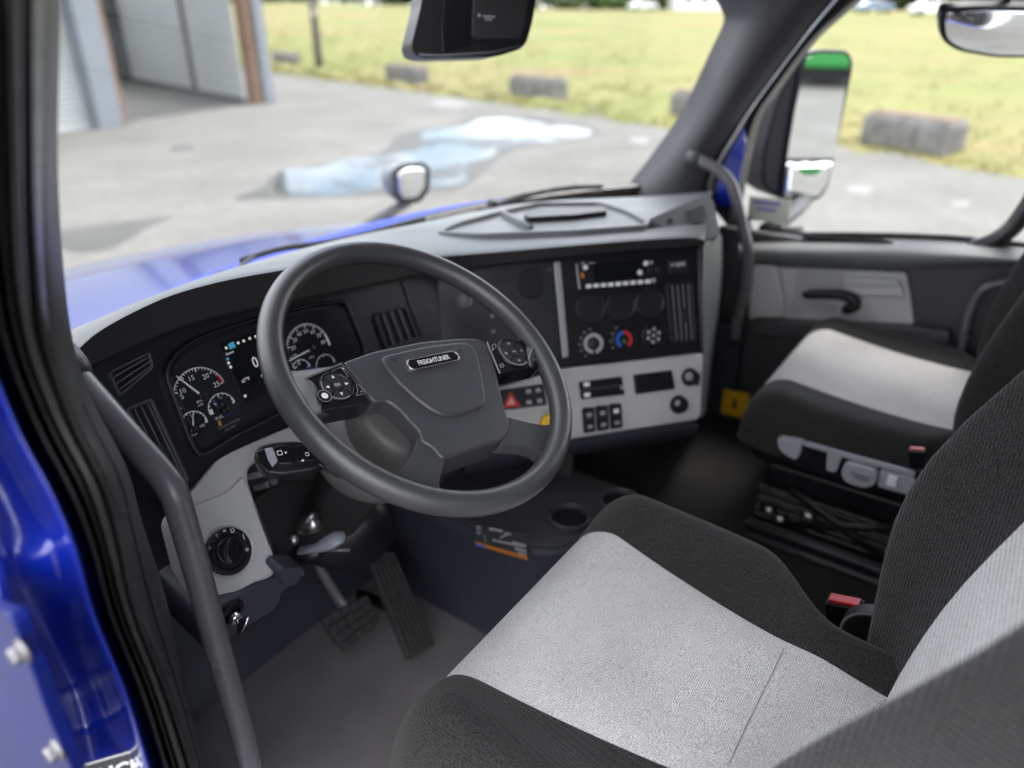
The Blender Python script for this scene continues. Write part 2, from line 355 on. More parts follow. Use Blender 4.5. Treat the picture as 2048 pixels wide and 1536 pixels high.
structure('ground', mesh([(-300, -300, 0), (400, -300, 0), (400, 400, 0), (-300, 400, 0)], [(0, 1, 2, 3)], smooth=False), m_asphalt)
def sheet(px, z, n=60, closed=True, jit=.0):
    pts = [PZ(x, y, 0) for x, y in px]; pts = spline(pts, n, True)
    if jit:
        c = sum(pts)/len(pts); pts = [c+(p-c)*(1+random.uniform(-jit, jit)) for p in pts]
    return mesh([(p[0], p[1], z) for p in pts], [tuple(range(len(pts)))], smooth=False)
# grass field beyond the asphalt, rising gently
edge = [(300, 118), (534, 143), (753, 171), (930, 195), (1197, 232), (1337, 255), (1500, 268), (1668, 286), (1860, 318), (2045, 356), (2300, 410), (2900, 560)]
E3 = resample([PZ(x, y, 0)[:2] for x, y in edge], 90)
def field_z(d, u=.5): return .03+(.021+.0125*max(0, min(1, (.62-u)/.25)))*min(d, 95)+.0015*max(0, d-95)
rows = []
dist = [-.25, 0, .4, 1, 2, 3.5, 6, 9, 13, 18, 25, 34, 46, 62, 85, 120, 260]
for d in dist:
    r = []
    for k, e in enumerate(E3):
        di = e-CAM[:2]; di = di/np.linalg.norm(di)
        wob = .35*math.sin(k*1.7)*math.exp(-max(d, 0)/2)+.2*math.sin(k*4.1)*math.exp(-max(d, 0)/2)
        p = e+di*(d+wob); z = .002 if d < 0 else field_z(d, k/89)+.05*math.sin(k*.9+d)*min(1, d)+.04*math.sin(k*2.3-d*1.3)*min(1, d)
        r.append((p[0], p[1], z))
    rows.append(r)
structure('grass_field', mesh(*g_loft(rows)), m_grass)
gv, gf = [], []
for _ in range(6000):
    k = random.random()*(len(E3)-1); i = int(k); e = E3[i]+(E3[min(i+1, len(E3)-1)]-E3[i])*(k-i)
    di = e-CAM[:2]; di = di/np.linalg.norm(di); d = random.random()**2*34-.1
    p = e+di*d+A3(random.uniform(-.3, .3), random.uniform(-.3, .3)); z = field_z(max(d, 0), k/89)-.02
    for b in range(4):
        q = p+A3(random.gauss(0, .09), random.gauss(0, .09)); a = random.random()*6.28; hh = random.uniform(.05, .14); ww = .018
        o = len(gv); lx, ly = random.gauss(0, .07), random.gauss(0, .07)
        gv += [(q[0]-ww*math.cos(a), q[1]-ww*math.sin(a), z), (q[0]+ww*math.cos(a), q[1]+ww*math.sin(a), z), (q[0]+lx, q[1]+ly, z+hh)]; gf.append((o, o+1, o+2))
gt = link('grass_tufts', mesh(gv, gf, smooth=False), m_blade); tag(gt, 'uneven dry grass blades along the edge of the field', 'grass', kind='stuff')
# puddles
m_water = mat('puddle_water', (.035, .038, .034), .04, spec=.45, bump=[('noise', 3, .03, .01)])
_t = m_water.node_tree; _n = _t.nodes.new('ShaderNodeTexNoise'); _n.inputs['Scale'].default_value = .75; _n.inputs['Detail'].default_value = 6; _n.inputs['Roughness'].default_value = .6
_t.links.new(_t.nodes.new('ShaderNodeTexCoord').outputs['Object'], _n.inputs['Vector']); _r = _t.nodes.new('ShaderNodeValToRGB'); _r.color_ramp.elements[0].position = .36; _r.color_ramp.elements[1].position = .5; _r.color_ramp.elements[0].color = (.12, .12, .12, 1)
_t.links.new(_n.outputs['Fac'], _r.inputs['Fac']); _t.links.new(_r.outputs['Color'], _t.nodes['Principled BSDF'].inputs['Alpha'])
puds = [('puddle', [(556, 352), (575, 340), (640, 335), (700, 318), (760, 314), (830, 302), (850, 288), (842, 268), (880, 258), (930, 252), (965, 238), (1040, 238), (1100, 246), (1180, 262), (1160, 274), (1090, 284), (1010, 290), (985, 312), (935, 330), (930, 362), (860, 372), (760, 375), (690, 388), (560, 392)], .006)]
for nm, px, z in puds:
    o = structure('puddle', sheet(px, z, 110, jit=.0), m_water)
structure('damp_patch', sheet([(100, 470), (200, 450), (300, 438), (345, 436), (300, 452), (255, 480), (200, 502), (120, 500)], .004, jit=.03), m_damp_shade)
structure('damp_rim', sheet([(470, 398), (520, 375), (560, 345), (640, 330), (760, 306), (800, 270), (900, 250), (960, 232), (1110, 236), (1200, 258), (1190, 272), (1040, 298), (960, 350), (900, 382), (700, 394), (580, 398)], .003, 110, jit=.02), m_damp_shade)
for px in ([(858, 203), (900, 198), (935, 205), (925, 214), (870, 213)], [(1695, 374), (1725, 370), (1748, 378), (1730, 388), (1700, 386)], [(1262, 275), (1300, 278), (1290, 288), (1265, 286)], [(1905, 404), (1935, 402), (1940, 412), (1910, 414)]):
    structure('pale_patch', sheet(px, .005, 24, jit=.12), m_pale)
structure('road_crack', sheet([(340, 295), (375, 290), (385, 297), (350, 301)], .0045, 24, jit=.2), m_damp_shade)

# concrete blocks along the field
def block(cx, by, wpx, label):
    b = PZ(cx, by, 0); di = (b-CAM)[:2]; depth = (b-CAM)@FW
    e0 = min(range(len(E3)-1), key=lambda k: np.linalg.norm(E3[k]-b[:2])); t = E3[e0+1]-E3[e0]; t /= np.linalg.norm(t)
    t3 = A3(t[0], t[1], 0); n3 = A3(-t[1], t[0], 0); ln = (wpx/FPX*depth-.35*abs(A3(-t[1], t[0], 0)@RT))/max(.85, abs(t3@RT))
    if n3[:2]@di > 0: n3 = -n3
    o = thing('concrete_block', label, 'concrete block', (*b[:2], .0), 'concrete blocks along the edge of the field')
    H = .62; D = .62; c = b-n3*D/2
    rows = []
    for z, ins in ((0, 0), (H*.8, .0), (H*.97, .03), (H, .07)):
        rows.append([c+t3*sx*(ln/2-ins)+n3*sy*(D/2-ins)+A3(0, 0, z) for sx, sy in ((-1, -1), (1, -1), (1, 1), (-1, 1))])
    body = link('block_body', mesh(*g_loft(rows, True, True), smooth=False), m_conc, o, bevel=.03)
    k = max(2, int(ln/.5))
    for i in range(k):          # vertical ribs cast in the face, and the stained cap
        a = (i+.5)/k*2-1
        link('rib', mesh(*g_box(c+t3*a*(ln/2-.12)+n3*(D/2+.012)+A3(0, 0, H*.42), ln/k*.72, .03, H*.7, (t3, n3, A3(0, 0, 1))), smooth=False), m_conc, o, bevel=.012)
    link('top_slab', mesh(*g_box(c+A3(0, 0, H+.015), ln-.16, D-.14, .03, (t3, n3, A3(0, 0, 1))), smooth=False), m_lichen, o, bevel=.01)
for a in ((562, 134, 66, 'grey concrete block beside the wooden post, nearest the corrugated shed'),
          (800, 168, 106, 'grey concrete block on the grass left of the black windshield camera housing'),
          (1060, 199, 130, 'stained concrete block on the grass, right of the camera housing'),
          (1372, 238, 105, 'concrete block half hidden behind the right windshield pillar'),
          (1797, 302, 190, 'widest concrete block, seen through the passenger window')): block(*a)
# timber post
b = PZ(640, 143, 0)
o = thing('wooden_post', 'dark weathered wooden post standing in the field beside the shed', 'post', (*b[:2], 0))
link('post_shaft', mesh(*g_tube([b+A3(0, 0, z) for z in (-.1, .8, 1.8, 2.75)], [.17, .165, .155, .145], 10)), m_wood, o)
link('post_top', mesh(*g_tube([b+A3(0, 0, z) for z in (2.75, 2.8, 2.84)], [.145, .12, .03], 10)), m_wood, o)
link('wire_bracket', mesh(*g_box(b+A3(-.1, -.12, 2.2), .1, .08, .25)), m_steel, o)

# ------------------------------------------------------------------ shed on the left
A_ = PZ(240, 250, 0); B_ = PZ(530, 206, 0); t = (B_-A_); bay = np.linalg.norm(t); t /= bay; n_out = A3(t[1], -t[0], 0)
if n_out@(CAM-A_) < 0: n_out = -n_out
Zv = A3(0, 0, 1); HS = 4.6
shed = thing('corrugated_shed', 'pale corrugated metal shed with open bay and roller door', 'shed', A_)
ax = (t, n_out, Zv)
def sbox(name, a, out, z0, z1, wa, wo, m, bevel=.01): return link(name, mesh(*g_box(A_+t*a+n_out*out+Zv*(z0+z1)/2, wa, wo, z1-z0, ax), smooth=False), m, shed, bevel=bevel)
sbox('corner_post', -.32, -.1, 0, HS, .62, .5, m_clad_grey); sbox('timber_trim', .06, -.12, 0, HS, .2, .42, m_brown)
sbox('corner_post', bay+.1, -.1, 0, HS, .36, .5, m_clad_grey); sbox('timber_trim', bay-.22, -.14, 0, HS, .26, .36, m_brown)
sbox('header_beam', bay/2, -.1, 3.9, HS, bay-.7, .4, m_clad_grey)
rd = sbox('roller_door', -3.2, -.22, 0, HS, 5.2, .06, m_clad)
for k in range(40):
    z = .05+k*.11
    if z > HS-.1: break
    link('door_slat', mesh(*g_box(A_+t*-3.2+n_out*-.175+Zv*(z+.045), 5.1, .06, .08, ax), smooth=False), m_clad, rd, bevel=.026)
link('bottom_rail', mesh(*g_box(A_+t*-3.2+n_out*-.16+Zv*.06, 5.1, .08, .12, ax), smooth=False), m_clad, rd, bevel=.01)
sbox('wall_panel', -7.5, -.3, 0, HS, 3.4, .2, m_clad)
# inside: right-hand wall of ribbed sheets seen through the bay, back wall, floor
I0 = A_+t*(bay-.4)-n_out*.3; I1 = PZ(262, 163, 0); dI = I1-I0; LI = np.linalg.norm(dI); dI /= LI; nI = np.cross(Zv, dI)
if nI@(CAM-I0) < 0: nI = -nI
def ribbed(name, s0, s1, m, off=0):
    k = int((s1-s0)/.035); rows = [[], []]
    for i in range(k+1):
        s = s0+(s1-s0)*i/k; w_ = [0, .05, .05, 0][i % 4]
        for r, z in enumerate((0.04, HS)): rows[r].append(I0+dI*s+nI*(w_+off)+Zv*z)
    return link(name, mesh(*g_loft(rows), smooth=False), m, shed, solid=.01)
s_mid = (PZ(388, 190, 0)-I0)@dI
ribbed('ribbed_sheet', .1, s_mid-.1, m_clad); ribbed('ribbed_sheet', s_mid+.15, LI, m_clad, -.12)
link('timber_trim', mesh(*g_box(I0+dI*s_mid+nI*.04+Zv*HS/2, .22, .16, HS, (dI, nI, Zv)), smooth=False), m_wood, shed, bevel=.01)
link('base_board', mesh(*g_box(I0+dI*LI/2+nI*.06+Zv*.08, LI, .08, .16, (dI, nI, Zv)), smooth=False), m_wood, shed, bevel=.01)
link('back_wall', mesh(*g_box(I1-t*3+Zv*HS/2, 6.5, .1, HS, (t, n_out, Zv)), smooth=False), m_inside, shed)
link('shed_roof', mesh(*g_box(A_-t*4.6-n_out*5+Zv*(HS+.08), 9.4, 11.5, .16, ax), smooth=False), m_clad_grey, shed)  # unseen roof, cut back to the door side so sky lights the bay wall
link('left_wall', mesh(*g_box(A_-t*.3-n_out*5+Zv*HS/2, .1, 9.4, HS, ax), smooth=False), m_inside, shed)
link('shaded_floor_slab', mesh(*g_prism([A_+t*.2-n_out*.3+Zv*.012, A_+t*(bay-.4)-n_out*.3+Zv*.012, I1+Zv*.012, I1-t*5+Zv*.012], Zv, 0, .01), smooth=False), m_damp_shade, shed)  # bay floor: its shadow is put into the dark colour of this sheet

# ------------------------------------------------------------------ far edge of the field
def ground_at(x, y, d):                      # point on the field, d metres past its near edge, along the pixel's bearing
    r = ray(x, y)[:2]; r = r/np.linalg.norm(r)
    k = min(range(len(E3)), key=lambda i: -((E3[i]-CAM[:2])/np.linalg.norm(E3[i]-CAM[:2]))@r)
    return A3(*(CAM[:2]+r*(np.linalg.norm(E3[k]-CAM[:2])+d)), field_z(d, k/89))
def far_car(p, paint, label, yaw=0):
    o = thing('parked_car', label, 'car', p, 'cars parked beyond the field')
    f = A3(RT[0]*math.cos(yaw)-RT[1]*math.sin(yaw), RT[0]*math.sin(yaw)+RT[1]*math.cos(yaw), 0); s = A3(-f[1], f[0], 0)
    prof = [(-2.2, .35), (-2.2, .85), (-1.5, .95), (-.9, 1.42), (.7, 1.45), (1.35, .98), (2.15, .82), (2.2, .35)]
    rows = [[p+f*a*(1 if abs(k) < 1 else .97)+s*.85*k*(1 if z < 1 else .86)+Zv*z for a, z in prof] for k in (-1, -.6, .6, 1)]
    link('car_body', mesh(*g_loft(rows, True, True)), paint, o, bevel=.06)
    win = [(-1.3, 1.0), (-.85, 1.36), (.65, 1.38), (1.15, 1.0)]
    for k in (-1, 1): link('side_window', mesh(*g_prism([p+f*a+s*k*(.86 if z < 1.1 else .76)+Zv*z for a, z in win], s*k, .012, .02)), m_carglass, o)
    for a in (-1.35, 1.35):
        for k in (-1, 1):
            fc = Face(p+f*a+s*k*.78+Zv*.32, s*k, f, Zv); wh = link('wheel', mesh(*g_lathe([(.32, -.1), (.33, -.05), (.33, .06), (.28, .09), (.1, .08)], fc, (0, 0), 20)), m_tyre, o)
far_car(ground_at(1745, 25, 88), m_carb, 'blue-grey car parked beyond the field, above the door mirror', .15)
far_car(ground_at(1862, 25, 80), m_carw, 'white car parked beyond the field, left of the look-down mirror', -.1)
far_car(ground_at(1285, 18, 110), m_carw, 'white car parked beyond the field, left of the right windshield pillar', .3)
p = ground_at(1400, 14, 118)
hs = thing('white_house', 'small white house beyond the field behind the windshield pillar', 'house', p)
f = A3(RT[0], RT[1], 0); s = A3(-f[1], f[0], 0)
link('house_wall', mesh(*g_box(p+Zv*1.5, 9, 6, 3, (f, s, Zv)), smooth=False), m_carw, hs)
link('house_roof', mesh([p+f*a+s*b_+Zv*z for a in (-5, 5) for b_, z in ((-3.4, 2.9), (0, 5), (3.4, 2.9))], [(0, 1, 4, 3), (1, 2, 5, 4), (0, 2, 1), (3, 4, 5), (0, 3, 5, 2)], smooth=False), m_brown, hs)
for a in (-2.5, 0, 2.5): link('house_window', mesh(*g_box(p+f*a-s*3.03+Zv*1.6, 1.1, .08, 1.1, (f, s, Zv)), smooth=False), m_carglass, hs)
def far_tree(p, h, wd, label):
    o = thing('broadleaf_tree', label, 'tree', p, 'trees beyond the field')
    link('trunk', mesh(*g_tube([p+Zv*z for z in (0, h*.3, h*.6)], [.3, .22, .1], 8)), m_wood, o)
    v, fc_ = [], []
    for _ in range(1600):
        u_ = np.random.normal(size=3); u_ /= np.linalg.norm(u_); rr = random.random()**.4
        c = p+A3(u_[0]*wd*rr, u_[1]*wd*rr, h*.55+u_[2]*h*.45*rr)+np.random.normal(size=3)*.25; q = np.random.normal(size=(2, 3))*.24; k = len(v)
        v += [c-q[0], c+q[1], c+q[0], c-q[1]]; fc_.append((k, k+1, k+2, k+3))
    link('crown', mesh(v, fc_, smooth=False), m_leaf, o)
spots = [(430, 95, 7, 4), (560, 130, 6, 4), (690, 140, 7, 5), (790, 125, 6, 4.5), (1120, 130, 7, 5), (1210, 140, 6, 4), (1330, 150, 8, 5), (1640, 120, 6, 4), (1800, 125, 7, 5), (1900, 115, 5, 3.5), (1990, 120, 7, 5), (920, 150, 8, 6), (1020, 140, 7, 5)]
place = ['above the shed roof edge', 'right of the shed corner post', 'right of the wooden post', 'left of the camera housing', 'right of the camera housing', 'beyond the white house, left side', 'behind the right windshield pillar top', 'at the upper left corner of the passenger window', 'behind the blue-grey car', 'behind the white car at the passenger window', 'behind the look-down mirror', 'behind the camera housing, left half', 'behind the camera housing, right half']
for (x, d, h, wd), pl_ in zip(spots, place): far_tree(ground_at(x, 10, d), h, wd, 'leafy tree beyond the field, '+pl_)

hv, hf = [], []
for _ in range(9000):
    x = random.uniform(250, 2150); p = ground_at(x, 10, 128+random.uniform(-2, 2)); z = random.random()**.8*(3.2+1.2*math.sin(x*.02)+.8*math.sin(x*.07))
    c = p+A3(0, 0, z); q = np.random.normal(size=(2, 3))*.38; k = len(hv)
    hv += [c-q[0], c+q[1], c+q[0], c-q[1]]; hf.append((k, k+1, k+2, k+3))
hg = link('far_hedge', mesh(hv, hf, smooth=False), m_leaf); tag(hg, 'continuous leafy hedge along the far side of the field', 'hedge', kind='stuff')
# ================================================================== CAB SHELL
cab = thing('truck_cab', 'royal blue truck cab shell with dark trimmed pillars, floor and passenger door', 'truck', (0, 0, .7))
def boxp(name, lo, hi, m, parent, bevel=None): 
    lo, hi = A3(*lo), A3(*hi); return link(name, mesh(*g_box((lo+hi)/2, *(hi-lo)), smooth=bool(bevel)), m, parent, bevel)
FZ = 1.3
boxp('floor_mat', (-.97, -2.0, FZ-.03), (-.22, .62, FZ), m_mat_floor, cab)
boxp('floor_carpet', (-.216, -2.0, FZ-.03), (.97, .62, FZ), m_floor_dark, cab)
boxp('underbody', (-1.02, -2.0, .75), (1.02, .8, FZ-.034), m_black, cab)
boxp('rear_wall', (-1.02, -2.06, FZ), (1.02, -2.0, 2.8), m_liner, cab)
boxp('roof_lining', (-1.02, -2.0, 2.8), (1.02, .2, 2.86), m_liner, cab)
boxp('roof_skin', (-1.08, -2.06, 2.865), (1.08, .25, 2.9), m_paint, cab)
boxp('header_trim', (-.95, .1, 2.6), (.95, .3, 2.798), m_trim, cab, .03)
boxp('rear_side_wall', (-1.04, -2.0, FZ), (-.98, -1.12, 2.798), m_liner, cab)
boxp('rear_side_wall', (.98, -2.0, FZ), (1.04, -.9, 2.798), m_liner, cab)
boxp('lower_skirt', (-1.1, -2.0, .75), (-1.03, .1, 1.24), m_paint, cab, .02)
# toe board and firewall
rows = [[A3(x, y, z) for x in (-.97, -.6, -.2, .2, .97)] for y, z in ((.42, FZ-.01), (.5, 1.34), (.6, 1.5), (.66, 1.7), (.66, 1.96))]
link('firewall', mesh(*g_loft(rows)), m_carpet_blue, cab, solid=.02)
boxp('kick_panel', (-.97, .08, FZ), (-.93, .6, 1.95), m_trim, cab)
boxp('kick_panel', (.93, .16, FZ), (.97, .6, 1.96), m_carpet_blue, cab)

# ---- windshield: base curve from the photograph at dash height, raked back
def ws(x, z): return A3(x, .69-.29*abs(x/.93)**2.4-(z-2.0)*.5, z)
rows = [[ws(x, z) for x in np.linspace(-.97, .97, 25)] for z in np.linspace(1.96, 2.66, 8)]
link('windshield', mesh(*g_loft(rows)), m_glass, cab)
rows = [[ws(x, z)+A3(0, dy, 0) for x in np.linspace(-.97, .97, 25)] for z, dy in ((1.955, .03), (1.985, .02), (2.0, .004), (1.99, -.03), (1.96, -.04))]
link('windshield_gasket', mesh(*g_loft(rows)), m_rubber, cab)

# ---- driver side door frame: blue jamb, seals, trim, as one swept section traced along the door opening
B_c = [(-70, -60), (-60, 120), (-50, 300), (-40, 480), (-8, 670), (60, 850), (129, 981), (175, 1090), (213, 1227), (275, 1380), (325, 1540), (350, 1640)]
T_c = [(90, -60), (86, 120), (85, 300), (88, 480), (103, 670), (155, 830), (222, 965), (250, 1080), (278, 1215), (340, 1375), (392, 1535), (420, 1640)]
E_c = [(134, -60), (128, 120), (124, 300), (132, 480), (157, 690), (200, 812), (262, 930), (296, 1050), (345, 1200), (378, 1370), (412, 1530), (440, 1640)]
NR = 46
Bs, Ts, Es = (spline([np.array(p, float) for p in c], NR) for c in (B_c, T_c, E_c))
def colrow(P, Q, t, x): return [PX(*(P[i]*(1-t)+Q[i]*t), x) for i in range(NR)]
def cols(lst): return list(map(list, zip(*lst)))      # columns -> rows
seal1 = [colrow(Bs, Ts, t, x) for t, x in ((-.02, -1.0), (.0, -1.012), (.05, -1.02), (.12, -1.024), (.2, -1.02), (.26, -1.008), (.29, -.995))]
seal2 = [colrow(Bs, Ts, t, x) for t, x in ((.28, -.998), (.31, -1.01), (.36, -1.016), (.42, -1.013), (.46, -1.0))]
seal3 = [colrow(Bs, Ts, t, x) for t, x in ((.44, -.998), (.49, -1.012), (.56, -1.02), (.64, -1.02), (.71, -1.01), (.75, -.99))]
seal4 = [colrow(Bs, Ts, t, x) for t, x in ((.73, -.99), (.78, -1.003), (.86, -1.0), (.93, -.992), (1.0, -.972))]
for nm, s in (('door_seal', seal1), ('seal_lip', seal2), ('door_seal', seal3), ('seal_carrier', seal4)):
    link(nm, mesh(*g_loft(cols(s))), m_rubber, cab, subsurf=1)
trim = [colrow(Ts, Es, t, x) for t, x in ((-.03, -.975), (.1, -.972), (.5, -.95), (.8, -.925), (1.0, -.9))]
trim += [[p+A3(.0, .25, 0) for p in trim[-1]], [p+A3(-.12, .3, 0) for p in trim[-1]]]
link('pillar_trim', mesh(*g_loft(cols(trim))), m_trim, cab, subsurf=1)
# painted jamb left of the seals, pressed in and out
# two panels of the trim below the dash end and the leather-look filler panel
fcL = Face(A3(-.93, 0, 2), A3(-1, 0, 0), A3(0, -1, 0), A3(0, 0, 1))
sp_ = [PX(*(Ts[k]*.62+Es[k]*.38), -.9575) for k in range(20, 44)]
link('trim_seam', mesh(*g_tube(sp_, .0011, 6)), m_black, cab)
sp_ = [PX(*(Ts[27]*(1-q_)+Es[27]*q_), -.974+.024*q_*1.6-.001) for q_ in np.linspace(.02, .62, 6)]
link('trim_seam', mesh(*g_tube(sp_, .0012, 6)), m_black, cab)
offs = [(-6, -1.012, 0), (-16, -1.03, 0), (-26, -1.042, 0), (-36, -1.04, 0), (-52, -1.03, 0), (-75, -1.03, 0), (-100, -1.036, 0), (-135, -1.045, 0), (-160, -1.06, 0), (-175, -1.075, 0), (-260, -1.085, 0), (-420, -1.09, 0)]
jam = [[PX(Bs[i][0]+8, Bs[i][1], -.995) for i in range(NR)]]
for d, x, _ in offs:
    c = []
    for i in range(NR):
        t_ = i/(NR-1); dent = 0.
        if -140 <= d <= -50: dent = .014*math.exp(-((t_-.80)/.05)**2)*(1 if d < -60 else .4)-.010*math.exp(-((t_-.66)/.06)**2)*(1 if d < -70 else 0)
        c.append(PX(Bs[i][0]+d, Bs[i][1]+abs(d)*.12, min(x+dent, -.99)))
    jam.append(c)
link('door_jamb', mesh(*g_loft(cols(jam))), m_paint, cab, subsurf=2)
# hinge leaf with bolts, lower left
m_hinge = mat('hinge_paint', (.003, .011, .15), .3, spec=.2, coat=.08, coat_rough=.1, var=(9, .6))
hl = [(-60, 1205), (18, 1232), (34, 1262), (48, 1310), (66, 1345), (84, 1400), (104, 1452), (150, 1556), (-60, 1640)]
fcH = Face(A3(-1.1, 0, 0), A3(-1, 0, 0), A3(0, -1, 0), A3(0, 0, 1))
hinge = prism('door_hinge', [PX(x, y, -1.1) for x, y in rquad(hl, 18)], (-1, 0, 0), 0, .012, m_hinge, cab, .005, 4)
for x, y in ((50, 1300), (118, 1497)):
    ab = fcH.ab(x, y)
    link('bolt', MB().add(*g_lathe([(.0092, 0), (.0092, .002), (.008, .003)], fcH, ab, 24)).add(*g_lathe([(.0065, .003), (.0065, .0085), (.0055, .0095)], fcH, ab, 6)).mesh(False), m_steel, hinge, bevel=.0005)
link('hinge_seal', mesh(*g_tube([PX(x, y, -1.06) for x, y in spline([A3(-20, 1120), A3(6, 1165), A3(18, 1215), A3(4, 1240)], 12)], .012, 10)), m_rubber, hinge)
# round label on the jamb foot: white outline, black field, white lettering
lp_ = PX(250, 1523, -1.036); ln0 = (CAM-lp_)/np.linalg.norm(CAM-lp_)+A3(-.6, -.1, .0); ln0 /= np.linalg.norm(ln0); lh0 = RT*.97+UP*.24; lh0 = lh0-ln0*(lh0@ln0); lh0 /= np.linalg.norm(lh0)
lb = Face(lp_+ln0*.012, ln0, lh0, np.cross(ln0, lh0))
lab = link('oval_label', MB().add(*g_prism([lb.at(a, b_) for a, b_ in rrect(-.05, -.017, .026, .011, .01)], lb.n, .0006, .006)).mesh(False), m_white, cab)
link('label_field', MB().add(*g_prism([lb.at(a, b_) for a, b_ in rrect(-.0485, -.0155, .0245, .0095, .0085)], lb.n, .0012, .001)).mesh(False), m_black, lab)
text('label_lettering', 'TRUCK', lb, -.011, -.0035, .0165, m_white, lab, .0016, sx=1.25, bold=.03)

# ---- passenger side: windshield pillar and door window frame
Wc = [(1250, 400), (1268, 388), (1325, 318), (1385, 235), (1420, 168), (1452, 100), (1474, 55), (1478, 30), (1462, 0), (1440, -30)]
Oc = [(1412, 400), (1416, 386), (1424, 344), (1480, 250), (1510, 205), (1545, 158), (1590, 98), (1625, 52), (1668, 0), (1700, -40)]
Nc = [(1470, 470), (1472, 430), (1482, 364), (1498, 290), (1515, 232), (1552, 178), (1612, 96), (1655, 52), (1717, 0), (1770, -40)]
NP = 36
Ws, Os, Ns = (spline([np.array(p, float) for p in c], NP) for c in (Wc, Oc, Nc))
pil = [[PX(*p, .93)+A3(.02, .05, 0) for p in Ws], [PX(*p, .92) for p in Ws]]
for t_, x in ((.12, .895), (.4, .88), (.7, .9), (.92, .94), (1., .97)): pil.append([PX(*(Ws[i]*(1-t_)+Os[i]*t_), x) for i in range(NP)])
link('windshield_pillar_trim', mesh(*g_loft(cols(pil))), m_trim, cab, subsurf=1)
fr = [[PX(*Os[i], .985) for i in range(NP)]]
for t_, x in ((.12, .965), (.3, .965), (.42, .985), (.5, .985), (.62, .97), (.85, .975), (1., 1.0)): fr.append([PX(*(Os[i]*(1-t_)+Ns[i]*t_), x) for i in range(NP)])
fr.append([PX(*Ns[i], 1.0)+A3(.05, 0, 0) for i in range(NP)])
door = thing('passenger_door', 'closed passenger door with grey sill, black pull handle and window', 'door', (1.0, -.35, FZ))
link('window_frame', mesh(*g_loft(cols(fr))), m_rubber, door, subsurf=1)
link('painted_frame', MB().add(*g_prism([PX(x, y, .958) for x, y in rquad([(1487, 252), (1492, 290), (1478, 364), (1466, 412), (1436, 412), (1430, 395), (1436, 362), (1456, 310)], 6)], (-1, 0, 0), 0, .006)).mesh(), m_paint, door, bevel=.002)
link('corner_filler', MB().add(*g_prism([PX(x, y, .985) for x, y in rquad([(1462, 432), (1494, 438), (1502, 480), (1462, 484)], 5)], (-1, 0, 0), 0, .03)).mesh(), m_trim, door, bevel=.006)
# window glass
link('window_glass', mesh([A3(1.02, y, z) for y, z in ((.35, 1.8), (-.9, 1.8), (-.9, 2.62), (-.15, 2.62))], [(0, 1, 2, 3)], smooth=False), m_glass, door)
# top rail and rear of the frame
link('frame_rear', mesh(*g_tube([PX(x, y, .99) for x, y in spline([A3(1940, 497), A3(1985, 482), A3(2020, 460), A3(2045, 430), A3(2075, 380), A3(2100, 300), A3(2120, 100)], 20)], .022, 12)), m_rubber, door)
boxp('frame_top', (.97, -.95, 2.535), (1.03, -.16, 2.6), m_rubber, door, .01)
boxp('header_rail', (.94, -1.0, 2.605), (1.04, .0, 2.79), m_trim, door, .02)
boxp('rear_pillar', (.93, -.98, FZ), (1.03, -.78, 2.6), m_trim, door, .02)
# sill ledge
xs_ = [1478, 1520, 1600, 1700, 1800, 1900, 1960, 2060, 2140]
def prow(ys, x): return [PX(a, b_, x) for a, b_ in zip(xs_, ys)]
led = [prow([476, 473, 471, 471, 473, 477, 482, 492, 500], 1.015), prow([478, 475, 473, 473, 475, 479, 484, 494, 502], 1.0), prow([486, 484, 484, 486, 489, 493, 498, 506, 512], .94), prow([497, 498, 500, 502, 505, 508, 511, 518, 524], .905), prow([508, 510, 512, 514, 517, 518, 518, 524, 530], .9), prow([520, 523, 526, 528, 531, 530, 526, 530, 536], .91), prow([526, 530, 534, 537, 540, 538, 532, 535, 540], .95)]
link('sill_ledge', mesh(*g_loft(led)), m_dash_top, door, subsurf=2)
link('sill_slot', MB().add(*g_prism([PX(x, y, .955) for x, y in rquad([(1602, 471), (1765, 479), (1790, 486), (1770, 490), (1620, 484)], 6)], (-.8, 0, .6), .004, .012)).mesh(), m_black, door)
link('window_channel', mesh(*g_tube([PX(a, b_-2, 1.0) for a, b_ in zip(xs_, [476, 473, 471, 471, 473, 477, 482, 492, 500])], .008, 8)), m_rubber, door)
# door card
card = prism('door_card', [A3(.95, y, z) for y, z in ((.14, 1.32), (.14, 1.9), (-.3, 1.9), (-.85, 1.95), (-.85, 1.32))], (-1, 0, 0), 0, .03, m_trim, door, .01)
fP = Face(A3(.95, 0, 0), A3(-1, 0, 0), A3(0, -1, 0), A3(0, 0, 1))
def dpoly(name, px, off, th, m, par=door, bev=.006, r=10): return fpoly(name, fP, px, off, th, m, par, bev, 3, r)
gp = dpoly('grey_panel', [(1498, 532), (1590, 536), (1812, 546), (1822, 600), (1829, 652), (1700, 648), (1600, 642), (1497, 640)], .014, .02, m_grey)
dpoly('panel_bulge', [(1497, 530), (1552, 532), (1566, 590), (1570, 636), (1497, 636)], .035, .03, m_grey, gp, .012, 14)
dpoly('handle_recess_shade', [(1592, 540), (1690, 545), (1690, 580), (1640, 620), (1575, 632), (1588, 590)], .0175, .002, m_dim, gp, .001)  # flat slab; shade of the recess is put into its darker grey
dpoly('pull_cup', [(1690, 556), (1800, 562), (1808, 594), (1688, 590)], .03, .02, m_grey, gp, .007)
dpoly('cup_shadow_gap', [(1694, 562), (1798, 567), (1800, 577), (1692, 574)], .032, .004, m_dim, gp, .002, 4)
dpoly('switch_plate', [(1625, 612), (1672, 612), (1670, 626), (1622, 625)], .022, .008, m_dim, gp, .003, 4)
